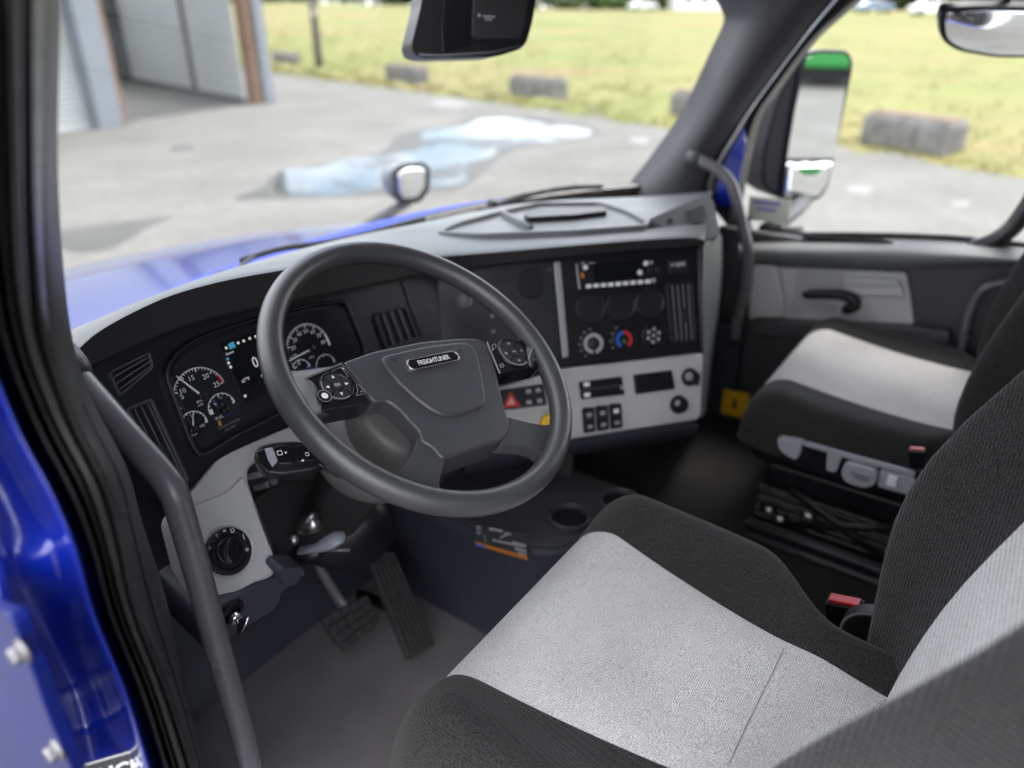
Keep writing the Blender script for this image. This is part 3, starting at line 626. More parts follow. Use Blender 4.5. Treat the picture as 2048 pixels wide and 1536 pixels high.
link('door_handle', MB().add(*g_tube([fP.px(x, y, .04) for x, y in spline([A3(1606, 590), A3(1640, 588), A3(1685, 590), A3(1706, 598), A3(1710, 610), A3(1698, 618), A3(1684, 620)], 20)], [.008, .012, .014, .014, .014, .014, .014, .015, .015, .016, .016, .016, .016, .016, .016, .016, .015, .014, .012, .008], 12)).mesh(), m_black, door)
dpoly('armrest_shelf', [(1500, 640), (1830, 655), (1900, 665), (1900, 690), (1500, 672)], .045, .045, m_trim, door, .012, 8)
boxp('outer_panel', (1.04, -.95, .8), (1.09, .25, 1.83), m_paint, door, .02)

# ---- hood seen over the dash, cowl
def hoodz(x, y): return 1.945-.14*(y-.7)-.045*(y-.7)**2-.10*abs(x/.9)**4-.03*abs(x)**2
hood = [[A3(x*(1-.1*(y-.7)), y, hoodz(x, y)) for x in np.linspace(-1.0, 1.0, 25)] for y in np.linspace(.72, 2.5, 16)]
m_hoodp = mat('hood_paint', (.003, .018, .2), .3, spec=.5, coat=.9, coat_rough=.04, bump=[('noise', 5, .12, .01)], var=(3, .7))
link('hood', mesh(*g_loft(hood)), m_hoodp, cab, subsurf=1, solid=.01)
hs_ = [[A3(sx*(1-.1*(y-.7))*(1+k*.06), y, hoodz(1, y)-d) for y in np.linspace(.72, 2.5, 14)] for sx in (-1.0,) for k, d in ((0, 0), (.5, .03), (1, .12), (1.3, .5), (1.3, .9))]
link('hood_side', mesh(*g_loft(hs_)), m_paint, cab, subsurf=1)
link('hood_side', mesh(*g_loft([[A3(-p[0], p[1], p[2]) for p in r] for r in hs_])), m_paint, cab, subsurf=1)
rows = [[ws(x, 1.97)+A3(0, dy, dz) for x in np.linspace(-.97, .97, 25)] for dy, dz in ((.04, .0), (.08, .004), (.16, -.012), (.22, -.04), (.3, -.1))]
link('cowl', mesh(*g_loft(rows)), mat('cowl_paint', (.004, .02, .28), .5, spec=.3), cab, solid=.01)
# wipers
def wiper(px_arm, px_blade, z, label, grp):
    pa = [PZ(x, y, z) for x, y in px_arm]; pb = [PZ(x, y, z) for x, y in px_blade]
    o = thing('windshield_wiper', label, 'wiper', pa[0], grp)
    link('wiper_arm', mesh(*g_tube(spline(pa, 16), .0042, 8)), m_black, o)
    link('wiper_blade', mesh(*g_tube(spline(pb, 16), .0036, 8, flat=(1.8, .7), ref=(0, 0, 1))), m_black, o)
    link('pivot_cap', mesh(*g_tube([pa[0]+Zv*-.02, pa[0]+Zv*.01, pa[0]+Zv*.018], [.016, .016, .008], 12)), m_black, o)
wiper([(445, 560), (510, 512), (560, 496), (640, 485)], [(480, 522), (560, 498), (640, 487), (740, 466), (850, 438)], 2.01, 'thin black wiper lying along the left half of the windshield base', 'windshield wipers')
wiper([(985, 412), (1010, 400), (1050, 388), (1100, 382)], [(940, 432), (1010, 406), (1080, 385), (1140, 376), (1205, 373)], 2.01, 'thin black wiper on the right half of the windshield base', 'windshield wipers')
# ================================================================== DASHBOARD
dash = thing('dashboard', 'wraparound dashboard with grey top, instrument cluster and centre stack', 'dashboard', (0, .4, FZ))
CL = face((-.6, .3, 2.0), 90, 20)
ST = face(PD(1235, 545, 1.55), 130, 22)
G1 = face((-.6, .27, 1.916), 90, 32)
# ---- top pad: overhanging lip, top, down to the windshield base
L1 = [(150, 706), (170, 686), (200, 662), (260, 628), (340, 592), (430, 566), (520, 548), (620, 533), (740, 522), (860, 515), (1000, 504), (1140, 492), (1280, 481), (1370, 476), (1396, 477), (1409, 482)]
L0 = [(160, 752), (175, 740), (200, 725), (262, 697), (340, 664), (430, 636), (520, 617), (620, 598), (740, 572), (860, 548), (1000, 528), (1140, 513), (1280, 500), (1370, 494), (1396, 491), (1409, 490)]
WB = [(100, 690), (130, 668), (200, 640), (310, 598), (420, 560), (530, 523), (640, 490), (740, 465), (860, 440), (940, 420), (1010, 406), (1110, 396), (1200, 392), (1290, 388), (1360, 383), (1425, 377)]
def lip3(px, off):
    a = CL.px(*px, off); b_ = ST.px(*px, off*.75)
    x = px[0]; k = min(1, max(0, (x-800)/140)); k = k*k*(3-2*k); return a*(1-k)+b_*k
NW = 60
l1 = spline([lip3(p, .062) for p in L1], NW); l0 = spline([lip3(p, .05) for p in L0], NW); l00 = spline([lip3(p, .0) for p in L0], NW)
wb = spline([PZ(x, y, 2.0) for x, y in WB], NW)
def lerp(a, b_, t_): return [p*(1-t_)+q*t_ for p, q in zip(a, b_)]
Zs = A3(0, 0, 1)
band = [l00, lerp(l00, l0, .7), l0, lerp(l0, l1, .12), lerp(l0, l1, .5), lerp(l0, l1, .88), l1]
pk = [l1, [p+Zs*.0035 for p in lerp(l1, wb, .015)], [p+Zs*.005 for p in lerp(l1, wb, .04)], [p+Zs*.008 for p in lerp(l1, wb, .15)], [p+Zs*.010 for p in lerp(l1, wb, .35)], [p+Zs*.009 for p in lerp(l1, wb, .6)], [p+Zs*.006 for p in lerp(l1, wb, .82)], wb, [p+Zs*-.05 for p in wb]]
link('brow', mesh(*g_loft(band)), m_black_grain, dash)
link('top_pad', mesh(*g_loft(pk)), m_dash_top, dash, subsurf=1)
boxp('dash_core', (-.84, .4, 1.62), (.2, .62, 1.94), m_bluegrey, dash)
boxp('passenger_dash', (.3, .2, 1.55), (.93, .6, 1.93), m_bluegrey, dash, .03)

def loopring(name, fc, px, wpx, off, th, m, par, bev=.001, r=14, n=64):
    o = resample([fc.px(x, y, off) for x, y in (lambda q: q+[q[0]])(rquad(px, r))], n+1)[:-1]; c = sum(o)/n
    inn = []
    for i in range(n):
        t_ = o[(i+1) % n]-o[i-1]; t_ /= np.linalg.norm(t_); q = np.cross(fc.n, t_); q = q if q@(c-o[i]) > 0 else -q
        inn.append(o[i]+q*wpx)
    return link(name, MB().add(*g_ringprism(o, inn, fc.n, 0, th)).mesh(), m, par, bevel=bev)
# ---- tray on the dash top
ij = int
TP = Face(l1[40], None, None, None)
pA, pB, pC = lip3((1000, 504), .06), lip3((1370, 476), .06), PZ(1130, 394, 2.0)
nT = np.cross(pB-pA, pC-pA); nT /= np.linalg.norm(nT); nT = nT if nT[2] > 0 else -nT
hT = (pB-pA)/np.linalg.norm(pB-pA); TP = Face(pA+nT*.011, nT, hT, np.cross(nT, hT))
tray = loopring('tray_rim', TP, [(868, 462), (905, 444), (1010, 416), (1075, 403), (1205, 402), (1262, 420), (1305, 443), (1290, 450), (1150, 460), (960, 467)], .012, .008, .014, m_dash_top, dash, .003, 16, 80)
fpoly('tray_slot', TP, [(1046, 427), (1078, 414), (1206, 413), (1216, 421), (1150, 429), (1056, 434)], .012, .012, m_black, dash, r=5)
link('tray_divider', mesh(*g_tube([TP.px(1006, 425, .006), TP.px(1030, 438, .007), TP.px(1062, 455, .006)], .006, 8)), m_dash_top, dash)

# ---- instrument panel face
fpoly('panel_face', CL, [(168, 742), (200, 722), (262, 690), (430, 628), (620, 590), (800, 540), (875, 520), (885, 690), (850, 770), (720, 800), (590, 850), (480, 905), (432, 925), (405, 960), (388, 985), (330, 1005), (262, 870), (210, 800)], 0, .05, m_dash_dark, dash, .004)
clu = fpoly('instrument_cluster', CL, [(334, 752), (346, 718), (376, 691), (414, 672), (520, 640), (620, 614), (690, 604), (706, 640), (733, 706), (602, 803), (476, 866), (404, 912), (388, 890)], .004, .01, m_black, dash, .002, 2, 12)
LF = CL.shift(.0065)
fpoly('lens', CL, [(341, 754), (353, 721), (382, 696), (418, 678), (520, 648), (620, 622), (686, 613), (700, 642), (726, 704), (598, 794), (474, 854), (408, 898), (395, 884)], .0065, .002, m_lens, clu, .0008, 2, 10)
loopring('bezel', CL, [(328, 750), (343, 712), (374, 685), (414, 665), (520, 632), (620, 606), (696, 597), (712, 640), (740, 708), (604, 812), (478, 876), (404, 921), (382, 893)], .006, .013, .016, m_dash_dark, clu, .003, 14)
def dial(name, cpx, rpx, a0, a1, ticks, wide, parent=clu, red=None, major=5, w_=.0011):
    c = LF.ab(*cpx); r = float(np.linalg.norm(LF.ab(*rpx)-c)); b_ = MB()
    b_.add(*g_arc(LF, c, r-w_, r, a0, a1, .0012, 40))
    b_.add(*g_arc(LF, c, r-.0034*wide, r, a1, a1+(a0-a1)*.13, .0013, 10))
    for k in range(ticks+1):
        a = rad(a0+(a1-a0)*k/ticks); L_ = (.0055 if k % major == 0 else .0032)*wide; q = .0006 if k % major else .0009
        u_ = (math.cos(a), math.sin(a)); p_ = (-u_[1], u_[0])
        b_.add([LF.at(c[0]+u_[0]*d+p_[0]*s_*q, c[1]+u_[1]*d+p_[1]*s_*q, .0014) for d, s_ in ((r-.0008, -1), (r-.0008, 1), (r-L_, 1), (r-L_, -1))], [(0, 1, 2, 3)])
    o = link(name, b_.mesh(False), m_white, parent)
    if red: link('red_zone', MB().add(*g_arc(LF, c, r-.0045, r-.0012, *red, .0015, 8)).mesh(False), m_red, parent)
    return c, r
def needle(cpx, tpx, w_=.0012, m=m_white, tail=.0):
    c = LF.ab(*cpx, .003); q = LF.ab(*tpx, .003); d = (q-c)/np.linalg.norm(q-c); s_ = A3(-d[1], d[0])
    pts = [c-d*tail+s_*w_, q+s_*w_*.5, q-s_*w_*.5, c-d*tail-s_*w_]
    link('needle', MB().add(*g_prism([LF.at(p[0], p[1], .003) for p in pts], LF.n, 0, .0008)).mesh(False), m, clu)
    link('needle_hub', MB().add(*g_lathe([(.006, .0), (.006, .0032), (.005, .004)], LF, c, 20)).mesh(), m_black, clu)
def num(s, px, size, m=m_white, fc=LF, off=.0015, par=clu, sx=1., name='numeral', rot=0.): 
    a, b_ = fc.ab(*px); return text(name, s, fc, a, b_, size, m, par, off, sx=sx, rot=rot)
c, r = dial('tachometer_scale', (402, 791), (452, 773), 188, 8, 25, 1.15, red=(8, 30))
for s, d in (('5', 161), ('10', 145), ('15', 99), ('20', 53), ('25', 12)):
    a = rad(d); text('numeral', s, LF, c[0]+math.cos(a)*(r-.0125), c[1]+math.sin(a)*(r-.0125), .0105, m_white, clu, .0015)
needle((405, 792), (353, 752), .0016, tail=.004)
num('RPM', (398, 803), .0048); num('x100', (400, 810), .0042)
c, r = dial('fuel_scale', (444, 816), (472, 816), 172, 2, 8, .9, major=4); needle((453, 820), (428, 807), .0012); needle((440, 812), (425, 799), .0007, m_bluep)
num('0', (417, 813), .005); num('1/2', (440, 796), .004); num('1', (466, 815), .005, m_bluep); num('FUEL', (438, 835), .0062); num('DEF', (455, 828), .005, m_bluep)
fpoly('fuel_icon', LF, [(417, 820), (424, 818), (428, 828), (420, 830)], .0016, .0004, m_white, clu)
c, r = dial('oil_scale', (388, 851), (416, 852), 150, -8, 10, .9); needle((387, 860), (386, 829), .0011)
num('100', (403, 852), .0055); num('5', (381, 832), .005); num('OIL', (388, 868), .006)
fpoly('amber_icon', LF, [(436, 842), (441, 841), (444, 851), (438, 852)], .0014, .0004, m_amber, clu)
num('ULTRA LOW SULFUR DIESEL', (457, 848), .0036, m_dim, sx=.8); num('FUEL ONLY', (460, 856), .0036, m_dim)
c, r = dial('speedometer_scale', (618, 700), (661, 694), 205, -8, 34, 1.2, major=4)
for k, s in enumerate(('0', '10', '20', '30', '40', '50', '60', '70', '80')):
    a = rad(205-213*k/8.5); text('numeral', s, LF, c[0]+math.cos(a)*(r-.0125), c[1]+math.sin(a)*(r-.0125), .0095, m_white, clu, .0015)
needle((625, 697), (578, 722), .0016, tail=.004); num('MPH', (622, 715), .005)
dial('air_scale', (652, 733), (672, 730), 170, 5, 6, .8, major=3); dial('air_scale', (603, 741), (622, 739), 170, 5, 6, .8, major=3)
needle((612, 745), (616, 726), .0009, m_bluep); fpoly('blue_lamp', LF, [(620, 738), (628, 736), (630, 743), (622, 745)], .0015, .0004, m_bluep, clu)
scr = fpoly('driver_display', LF, [(436, 688), (560, 640), (592, 756), (492, 812)], .0022, .003, m_black, clu, .001, 2, 4)
fpoly('screen', LF, [(441, 690), (556, 647), (586, 752), (494, 803)], .003, .001, m_screen, clu)
DF = LF.shift(.003)
fpoly('menu_icon', DF, [(456, 688), (467, 683), (472, 694), (460, 699)], .0008, .0004, m_lightblue, clu, .0006)
num('0.0', (518, 722), .024, m_scrwhite, DF, .0008, sx=.85, name='readout'); num('67°F', (491, 760), .0075, m_scrwhite, DF, .0008, name='readout'); num('MPG', (528, 750), .006, m_scrwhite, DF, .0008, name='readout')
num('Speed', (459, 706), .0055, m_scrwhite, DF, .0008, name='readout')
for (x, y), mm in (((452, 696), m_scrwhite), ((476, 686), m_scrwhite), ((487, 682), m_scrwhite), ((499, 677), m_scrwhite), ((511, 673), m_scrwhite), ((455, 718), m_lightblue), ((457, 726), m_scrwhite), ((461, 734), m_scrwhite), ((490, 792), m_scrwhite)):
    a, b_ = DF.ab(x, y); link('menu_icon', MB().add(*g_prism([DF.at(a+q, b_+s_) for q, s_ in rrect(-.002, -.002, .002, .002, .001, 2)], DF.n, .0008, .0004)).mesh(False), mm, clu)
# seams between the panel sections
for p, q in (((694, 612), (738, 712)), ((797, 540), (843, 672))):
    link('panel_seam', mesh(*g_tube([CL.px(*p, .002), CL.px(*q, .002)], .002, 8)), m_seam, dash)
# small demister vent and the tall air vents
def vent(name, fc, quad, nsl, frame_m, off=.006, w_=.004, tilt=0, thick=.0012, tab=None, along=0):
    q = [np.array(p, float) for p in quad]
    v0 = fpoly(name, fc, quad, off*.4, .004, m_black, dash, .001, 2, 4)
    loopring('vent_frame', fc, quad, w_, off, off+.004, frame_m, v0, .0012, 8, 48)
    for k in range(nsl):
        t_ = (k+1)/(nsl+1)
        if along == 0: a, b_ = q[0]*(1-t_)+q[1]*t_, q[3]*(1-t_)+q[2]*t_
        else: a, b_ = q[0]*(1-t_)+q[3]*t_, q[1]*(1-t_)+q[2]*t_
        a, b_ = a*.95+b_*.05, a*.05+b_*.95; A, B = fc.px(*a, off*.75), fc.px(*b_, off*.75); d = (B-A)/np.linalg.norm(B-A)
        link('slat', mesh(*g_box((A+B)/2, np.linalg.norm(B-A), thick*1.4, .006, (d, np.cross(fc.n, d), fc.n)), smooth=False), m_slat, v0)
    if tab:
        link('vent_tab', MB().add(*g_prism([fc.px(x, y, off) for x, y in rquad(tab, 2)], fc.n, .002, .004)).mesh(), m_black_grain, v0, bevel=.001)
    return v0
vent('demister_vent', CL, [(216, 744), (300, 702), (309, 736), (240, 794)], 3, m_ventframe, along=1, w_=.0035)
vent('air_vent', CL, [(250, 816), (304, 794), (381, 962), (338, 985)], 3, m_ventframe, tab=[(310, 892), (324, 886), (338, 916), (324, 922)], w_=.005)
vent('air_vent', CL, [(748, 628), (812, 612), (836, 676), (772, 700)], 3, m_dash_dark)

# ---- lower left light grey panel with the light switch
g1 = fpoly('knee_panel', G1, [(340, 1040), (368, 1000), (396, 968), (414, 945), (432, 921), (470, 900), (569, 858), (680, 818), (700, 850), (600, 890), (512, 924), (496, 938), (496, 962), (526, 1052), (557, 1130), (548, 1150), (430, 1213), (396, 1236), (366, 1140)], .006, .04, m_grey, dash, .008, 4, 16)
fpoly('knee_panel_ridge', G1, [(352, 1045), (380, 1015), (420, 1000), (455, 985), (488, 950), (497, 975), (525, 1053), (553, 1128), (545, 1145), (430, 1207), (400, 1226), (372, 1140)], .0125, .014, m_grey, g1, .0095, 6, 26)
S1 = G1.shift(.0125); c = S1.ab(455, 1103)
lsw = disc('light_switch', S1, c, [(.043, -.001), (.043, .001), (.038, .0015), (.034, -.0005), (.033, -.001)], m_grey, dash, 48)
disc('switch_bezel', S1, c, [(.0335, -.001), (.0335, .005), (.0315, .0065), (.026, .0065), (.0245, .004), (.0, .004)], m_black, lsw, 48)
disc('switch_knob', S1, c, [(.020, .004), (.0195, .009), (.018, .0105), (.0, .0105)], m_gloss, lsw, 40)
kf = S1.turned(rad(-28))
ck = kf.ab(455, 1103)
link('knob_grip', MB().add(*g_prism([kf.at(ck[0]+a, ck[1]+b_) for a, b_ in spline([A3(0, .0185), A3(.0075, .008), A3(.0075, -.008), A3(0, -.0185), A3(-.0075, -.008), A3(-.0075, .008)], 30, True)], kf.n, .016, .007)).mesh(), m_gloss, lsw, bevel=.002)
for s, d, rr, z in (('A', 140, .0285, .008), ('-', 118, .0285, .008), ('0', 100, .0285, .008), ('=', 75, .0285, .009), ('D', 52, .0285, .009), ('*', -32, .027, .013)):
    a = rad(d); text('switch_mark', s, S1, c[0]+math.cos(a)*rr, c[1]+math.sin(a)*rr, z, m_white if d not in (140, 118, 100) else m_dim, lsw, .0068)
a = rad(15); text('switch_mark', '|', S1, c[0]+math.cos(a)*.0285, c[1]+math.sin(a)*.0285, .009, m_white, lsw, .0068, rot=rad(-12))
# below it: lower trim, ignition barrel and key
GL = face((-.7, .155, 1.73), 90, -18)
lt = fpoly('lower_trim', GL, [(398, 1242), (430, 1216), (556, 1152), (604, 1138), (600, 1168), (565, 1178), (556, 1215), (480, 1262), (430, 1292), (404, 1300)], .0, .1, m_bluegrey, dash, .008, 4, 18)
fpoly('trim_tab', GL, [(556, 1150), (566, 1136), (604, 1134), (612, 1150), (590, 1156), (572, 1175)], .012, .03, m_bluegrey, lt, .005, 3, 6)
kc = GL.ab(458, 1224)
kb = disc('ignition_barrel', GL, kc, [(.022, -.002), (.021, .006), (.014, .008), (.012, .002), (.0, .002)], m_black, dash, 28)
disc('key_collar', GL, kc, [(.0095, .002), (.0095, .016), (.008, .018), (.0, .018)], m_chrome, kb, 20)
key = thing('ignition_key', 'metal key with triangular head in the ignition below the grey panel', 'key', GL.at(kc[0], kc[1], .02))
p0 = GL.at(kc[0], kc[1], .019); p1 = PD(476, 1243, np.dot(p0-CAM, FW)-.01)
link('key_shank', mesh(*g_tube([p0, (p0+p1)/2, p1], .003, 8)), m_chrome, key)
kd = np.dot(p1-CAM, FW)
tri = [PD(x, y, kd) for x, y in ((474, 1240), (498, 1232), (480, 1268), (473, 1266))]
link('key_head', MB().add(*g_prism(tri, -FW, .0, .004)).mesh(), m_black, key, bevel=.001)
link('key_clip', mesh(*g_tube([PD(x, y, kd-.003) for x, y in ((498, 1234), (490, 1250), (480, 1267))], .0016, 8)), m_chrome, key)

# ---- centre stack
stk = fpoly('centre_stack', ST, [(860, 530), (1000, 512), (1402, 486), (1409, 703), (1128, 735), (990, 760), (872, 780)], 0, .06, m_black, dash, .004)
fpoly('cubby', ST, [(872, 562), (990, 530), (1106, 522), (1130, 712), (1000, 735), (884, 745)], .0025, .006, m_dash_dark, stk, .002, 2, 6)
c = ST.ab(926, 600); disc('socket_ring', ST, c, [(.0185, .002), (.0185, .010), (.016, .012), (.0125, .011), (.0115, .003), (0, .003)], m_slat, stk)
c = ST.ab(1062, 568); disc('blank_gauge', ST, c, [(.031, .002), (.031, .004), (.029, .0045), (.028, .0035), (0, .0035)], m_black, stk, 40)
fpoly('silver_strip', ST, [(1108, 524), (1121, 523), (1138, 713), (1126, 717)], .006, .006, m_silver, stk, .0015, 2, 4)
for p in ((984, 632), (986, 663)):
    disc('screw', ST, ST.ab(*p), [(.004, .002), (.004, .005), (.003, .0055), (0, .0055)], m_dim, stk, 12)
text('stack_mark', 'USB', ST, *ST.ab(1097, 539), .006, m_dim, stk, .003)
# radio
rd_ = fpoly('radio', ST, [(1152, 524), (1318, 513), (1324, 569), (1160, 583)], .005, .012, m_black, dash, .0015, 2, 3)
R5 = ST.shift(.005)
fpoly('radio_display', R5, [(1184, 527), (1276, 520), (1280, 556), (1190, 563)], .001, .001, m_screen, rd_)
fpoly('silver_edge', R5, [(1151, 528), (1155, 528), (1161, 578), (1157, 578)], .001, .001, m_dim, rd_)
for k in range(9):
    t_ = k/8; x = 1178+t_*118; y = 572.5-t_*9.5
    fpoly('preset_button', R5, [(x-5.5, y-3.6), (x+5.2, y-4.4), (x+5.5, y+3.4), (x-5.2, y+4.2)], .003, .003, m_white if k not in (1,) else m_white, rd_, .0008, 2, 1.5)
for (x, y), r_, mm in (((1170, 535), .0055, m_white), ((1291, 527), .0055, m_white), ((1279, 545), .0055, m_white), ((1306, 561), .005, m_dim), ((1301, 525), .004, m_dim), ((1299, 541), .006, m_black_grain), ((1314, 540), .006, m_black_grain)):
    disc('radio_button', R5, R5.ab(x, y), [(r_, 0), (r_, .004), (r_*.8, .005), (0, .005)], mm, rd_, 18)
fpoly('radio_mark', R5, [(1162, 525), (1170, 524), (1170, 528), (1162, 529)], .001, .0006, m_dim, rd_)
text('radio_mark', 'RADIO', R5, *R5.ab(1183, 526), .005, m_white, rd_, .0012)
fpoly('tape_slot', R5, [(1161, 545), (1167, 545), (1169, 556), (1163, 556)], .001, .0006, m_amber, rd_)
# blank gauge holes, climate knobs, vent, button
for x, y in ((1180, 617), (1241, 612), (1299, 606)):
    disc('blank_gauge', ST, ST.ab(x, y), [(.0325, .0), (.0325, .0045), (.031, .006), (.0295, .005), (.029, .003), (0, .003)], m_dash_dark, stk, 40)
def knob(px, name, ring):
    c = ST.ab(*px)
    k = disc(name, ST, c, [(.0285, 0), (.028, .003), (.0245, .004), (.0235, .018), (.022, .02), (0, .02)], m_black, dash, 40)
    return c, k
KF = ST.shift(.02)
c, k = knob((1187, 687), 'fan_knob', 0); c = KF.ab(1187, 687)
link('knob_ring', MB().add(*g_arc(KF, c, .0135, .0215, -80, 262, .0006, 36)).mesh(False), m_dim, k); disc('knob_cap', KF, c, [(.009, 0), (.009, .003), (.007, .004), (0, .004)], m_black_grain, k)
for j in range(6):
    a = rad(100+j*26); disc('knob_dot', ST, ST.ab(1187, 687)+A3(math.cos(a), math.sin(a))*.031, [(.0022, .0), (.0022, .0012), (0, .0013)], m_dim, k, 10)
c, k = knob((1248, 679), 'temperature_knob', 0); c = KF.ab(1248, 679)
link('blue_arc', MB().add(*g_arc(KF, c, .0115, .0185, 92, 240, .0006, 24)).mesh(False), mat('blue_arc', (.02, .09, .45), .4), k)
link('red_arc', MB().add(*g_arc(KF, c, .0115, .0185, 88, -60, .0006, 24)).mesh(False), m_red, k)
disc('green_dot', KF, c+A3(0, -.004), [(.003, .0), (.003, .001), (0, .0012)], mat('green_dot', (.03, .3, .06), .4), k, 12)
for j in range(4):
    a = rad(120+j*30); disc('knob_dot', ST, ST.ab(1248, 679)+A3(math.cos(a), math.sin(a))*.031, [(.002, .0), (.002, .0012), (0, .0013)], m_dim, k, 10)
c, k = knob((1307, 671), 'vent_mode_knob', 0); c = KF.ab(1307, 671)
for j in range(6):
    a = rad(20+j*60); disc('mode_dot', KF, c+A3(math.cos(a), math.sin(a))*.0135, [(.0042, .0), (.0042, .001), (0, .0012)], m_dim, k, 12)
disc('mode_dot', KF, c, [(.004, .0), (.004, .001), (0, .0012)], m_dim, k, 12)
vent('air_vent', ST, [(1333, 566), (1386, 560), (1394, 684), (1344, 688)], 4, m_dash_dark, tab=[(1359, 617), (1373, 616), (1376, 645), (1362, 646)], w_=.004)
fpoly('blank_switch', ST, [(1336, 520), (1376, 517), (1379, 545), (1340, 548)], .004, .004, m_dash_dark, stk, .0015, 2, 3)
disc('switch_lamp', ST, ST.ab(1343, 530), [(.004, .003), (.004, .006), (0, .0065)], m_dim, stk, 12); fpoly('switch_symbol', ST, [(1350, 526), (1370, 523), (1371, 531), (1352, 534)], .0046, .0006, m_dim, stk)
link('stack_edge', mesh(*g_tube([ST.px(1396, 496, .003), ST.px(1404, 700, .003)], .003, 8)), m_bluegrey, stk)

# ---- light grey switch panel under the stack
SP = ST.shift(.004)
sw = fpoly('switch_panel', ST, [(940, 800), (1000, 776), (1128, 737), (1403, 706), (1408, 712), (1403, 832), (1396, 840), (1142, 879), (950, 912)], .004, .05, m_grey, dash, .006, 4, 8)
bars = [[ST.px(*p, o) for p in ((950, 914), (1142, 880), (1280, 860), (1398, 841))] for o in (.0,)]
lipg = [[ST.px(x, y, .004) for x, y in ((930, 915), (1142, 879), (1280, 859), (1400, 839))], [ST.px(x, y, .0) for x, y in ((930, 928), (1142, 893), (1280, 872), (1398, 851))], [ST.px(x, y, -.03) for x, y in ((930, 945), (1140, 908), (1280, 886), (1395, 866))], [ST.px(x, y, -.12) for x, y in ((930, 950), (1140, 914), (1280, 892), (1390, 872))]]
link('panel_lip', mesh(*g_loft(lipg)), m_bluegrey, dash, subsurf=1)
def swbox(name, quad, m=m_black, off=.005, par=None, bev=.0015): return fpoly(name, SP, quad, off, .01, m, par or sw, bev, 2, 3)
bx = swbox('trailer_switch', [(1158, 764), (1244, 753), (1250, 789), (1163, 799)])
for p in ((1173, 769), (1174, 790)): fpoly('switch_symbol', SP, [(p[0]-6, p[1]-3.5), (p[0]+6, p[1]-5), (p[0]+7, p[1]+3), (p[0]-5, p[1]+4.5)], .0056, .0006, m_white, bx)
fpoly('switch_gap', SP, [(1160, 780), (1246, 770), (1246, 771), (1160, 781)], .0055, .0005, m_slat, bx)
fpoly('switch_lamp', SP, [(1241, 772), (1246, 771), (1247, 779), (1242, 780)], .0058, .0006, m_dim, bx)
ds = swbox('slot_display', [(1267, 750), (1344, 740), (1351, 778), (1272, 789)], m_black, .004); swbox('slot_screen', [(1272, 753), (1338, 744), (1343, 774), (1276, 783)], m_screen, .0045, ds)
c = SP.ab(1379, 754); pl = disc('power_plug', SP, c, [(.02, 0), (.0195, .005), (.016, .006), (.0155, .02), (.013, .024), (0, .024)], m_black, sw)
link('plug_tab', mesh(*g_tube([SP.px(1384, 760, .022), SP.px(1396, 768, .02)], .005, 8)), m_black, pl); disc('plug_face', SP, SP.ab(1378, 753, .024), [(.009, .024), (.009, .0255), (0, .026)], m_silver, pl)
c = SP.ab(1357, 809); kn = disc('round_knob', SP, c, [(.021, 0), (.02, .004), (.017, .014), (.015, .016), (0, .016)], m_black, sw); disc('knob_mark', SP, SP.ab(1355, 806, .016), [(.006, .016), (.006, .017), (0, .0172)], m_dim, kn)
for i in range(3):
    x0 = 1165+i*27; y0 = 818-i*4
    s_ = swbox('rocker_switch', [(x0, y0), (x0+24, y0-3.5), (x0+27, y0+45), (x0+4, y0+49)], m_black, .007)
    fpoly('switch_symbol', SP, [(x0+8, y0+9), (x0+18, y0+7), (x0+19, y0+15), (x0+9, y0+17)], .0076, .0006, m_white if i == 2 else m_dim, s_)
    fpoly('switch_symbol', SP, [(x0+10, y0+33), (x0+20, y0+31), (x0+21, y0+38), (x0+11, y0+40)], .0076, .0006, m_dim, s_)
    fpoly('rocker_notch', SP, [(x0+2, y0-2), (x0+9, y0-3), (x0+10, y0+2), (x0+3, y0+3)], .0085, .004, m_black, s_, .0008)
    fpoly('rocker_line', SP, [(x0+2, y0+22), (x0+25, y0+18.6), (x0+25, y0+20), (x0+2, y0+23.5)], .0076, .0005, m_bluegrey, s_)
hz = swbox('hazard_switch', [(985, 782), (1088, 768), (1094, 810), (990, 823)])
fpoly('hazard_triangle', SP, [(1021, 783), (1042, 813), (1006, 817)], .0066, .002, m_red, hz, .0008)
fpoly('hazard_symbol', SP, [(1023, 794), (1031, 808), (1014, 810)], .0074, .0008, mat('pale_red', (.75, .3, .3), .4), hz)
for x, y in ((1057, 783), (1076, 781), (1058, 805), (1079, 802)): fpoly('switch_symbol', SP, [(x-5, y-4), (x+5, y-5), (x+6, y+3), (x-4, y+4)], .0056, .0006, m_dim, hz)
c = SP.ab(1092, 846); vb = disc('parking_brake_base', SP, c, [(.028, 0), (.027, .004), (.012, .006), (.011, .02), (0, .02)], m_grey, sw)
link('parking_brake_knob', MB().add(*g_lathe([(.014, .018), (.02, .024), (.021, .034), (.017, .04), (0, .041)], SP, SP.ab(1096, 846, .02), 8)).mesh(), m_yellow, vb, bevel=.002)

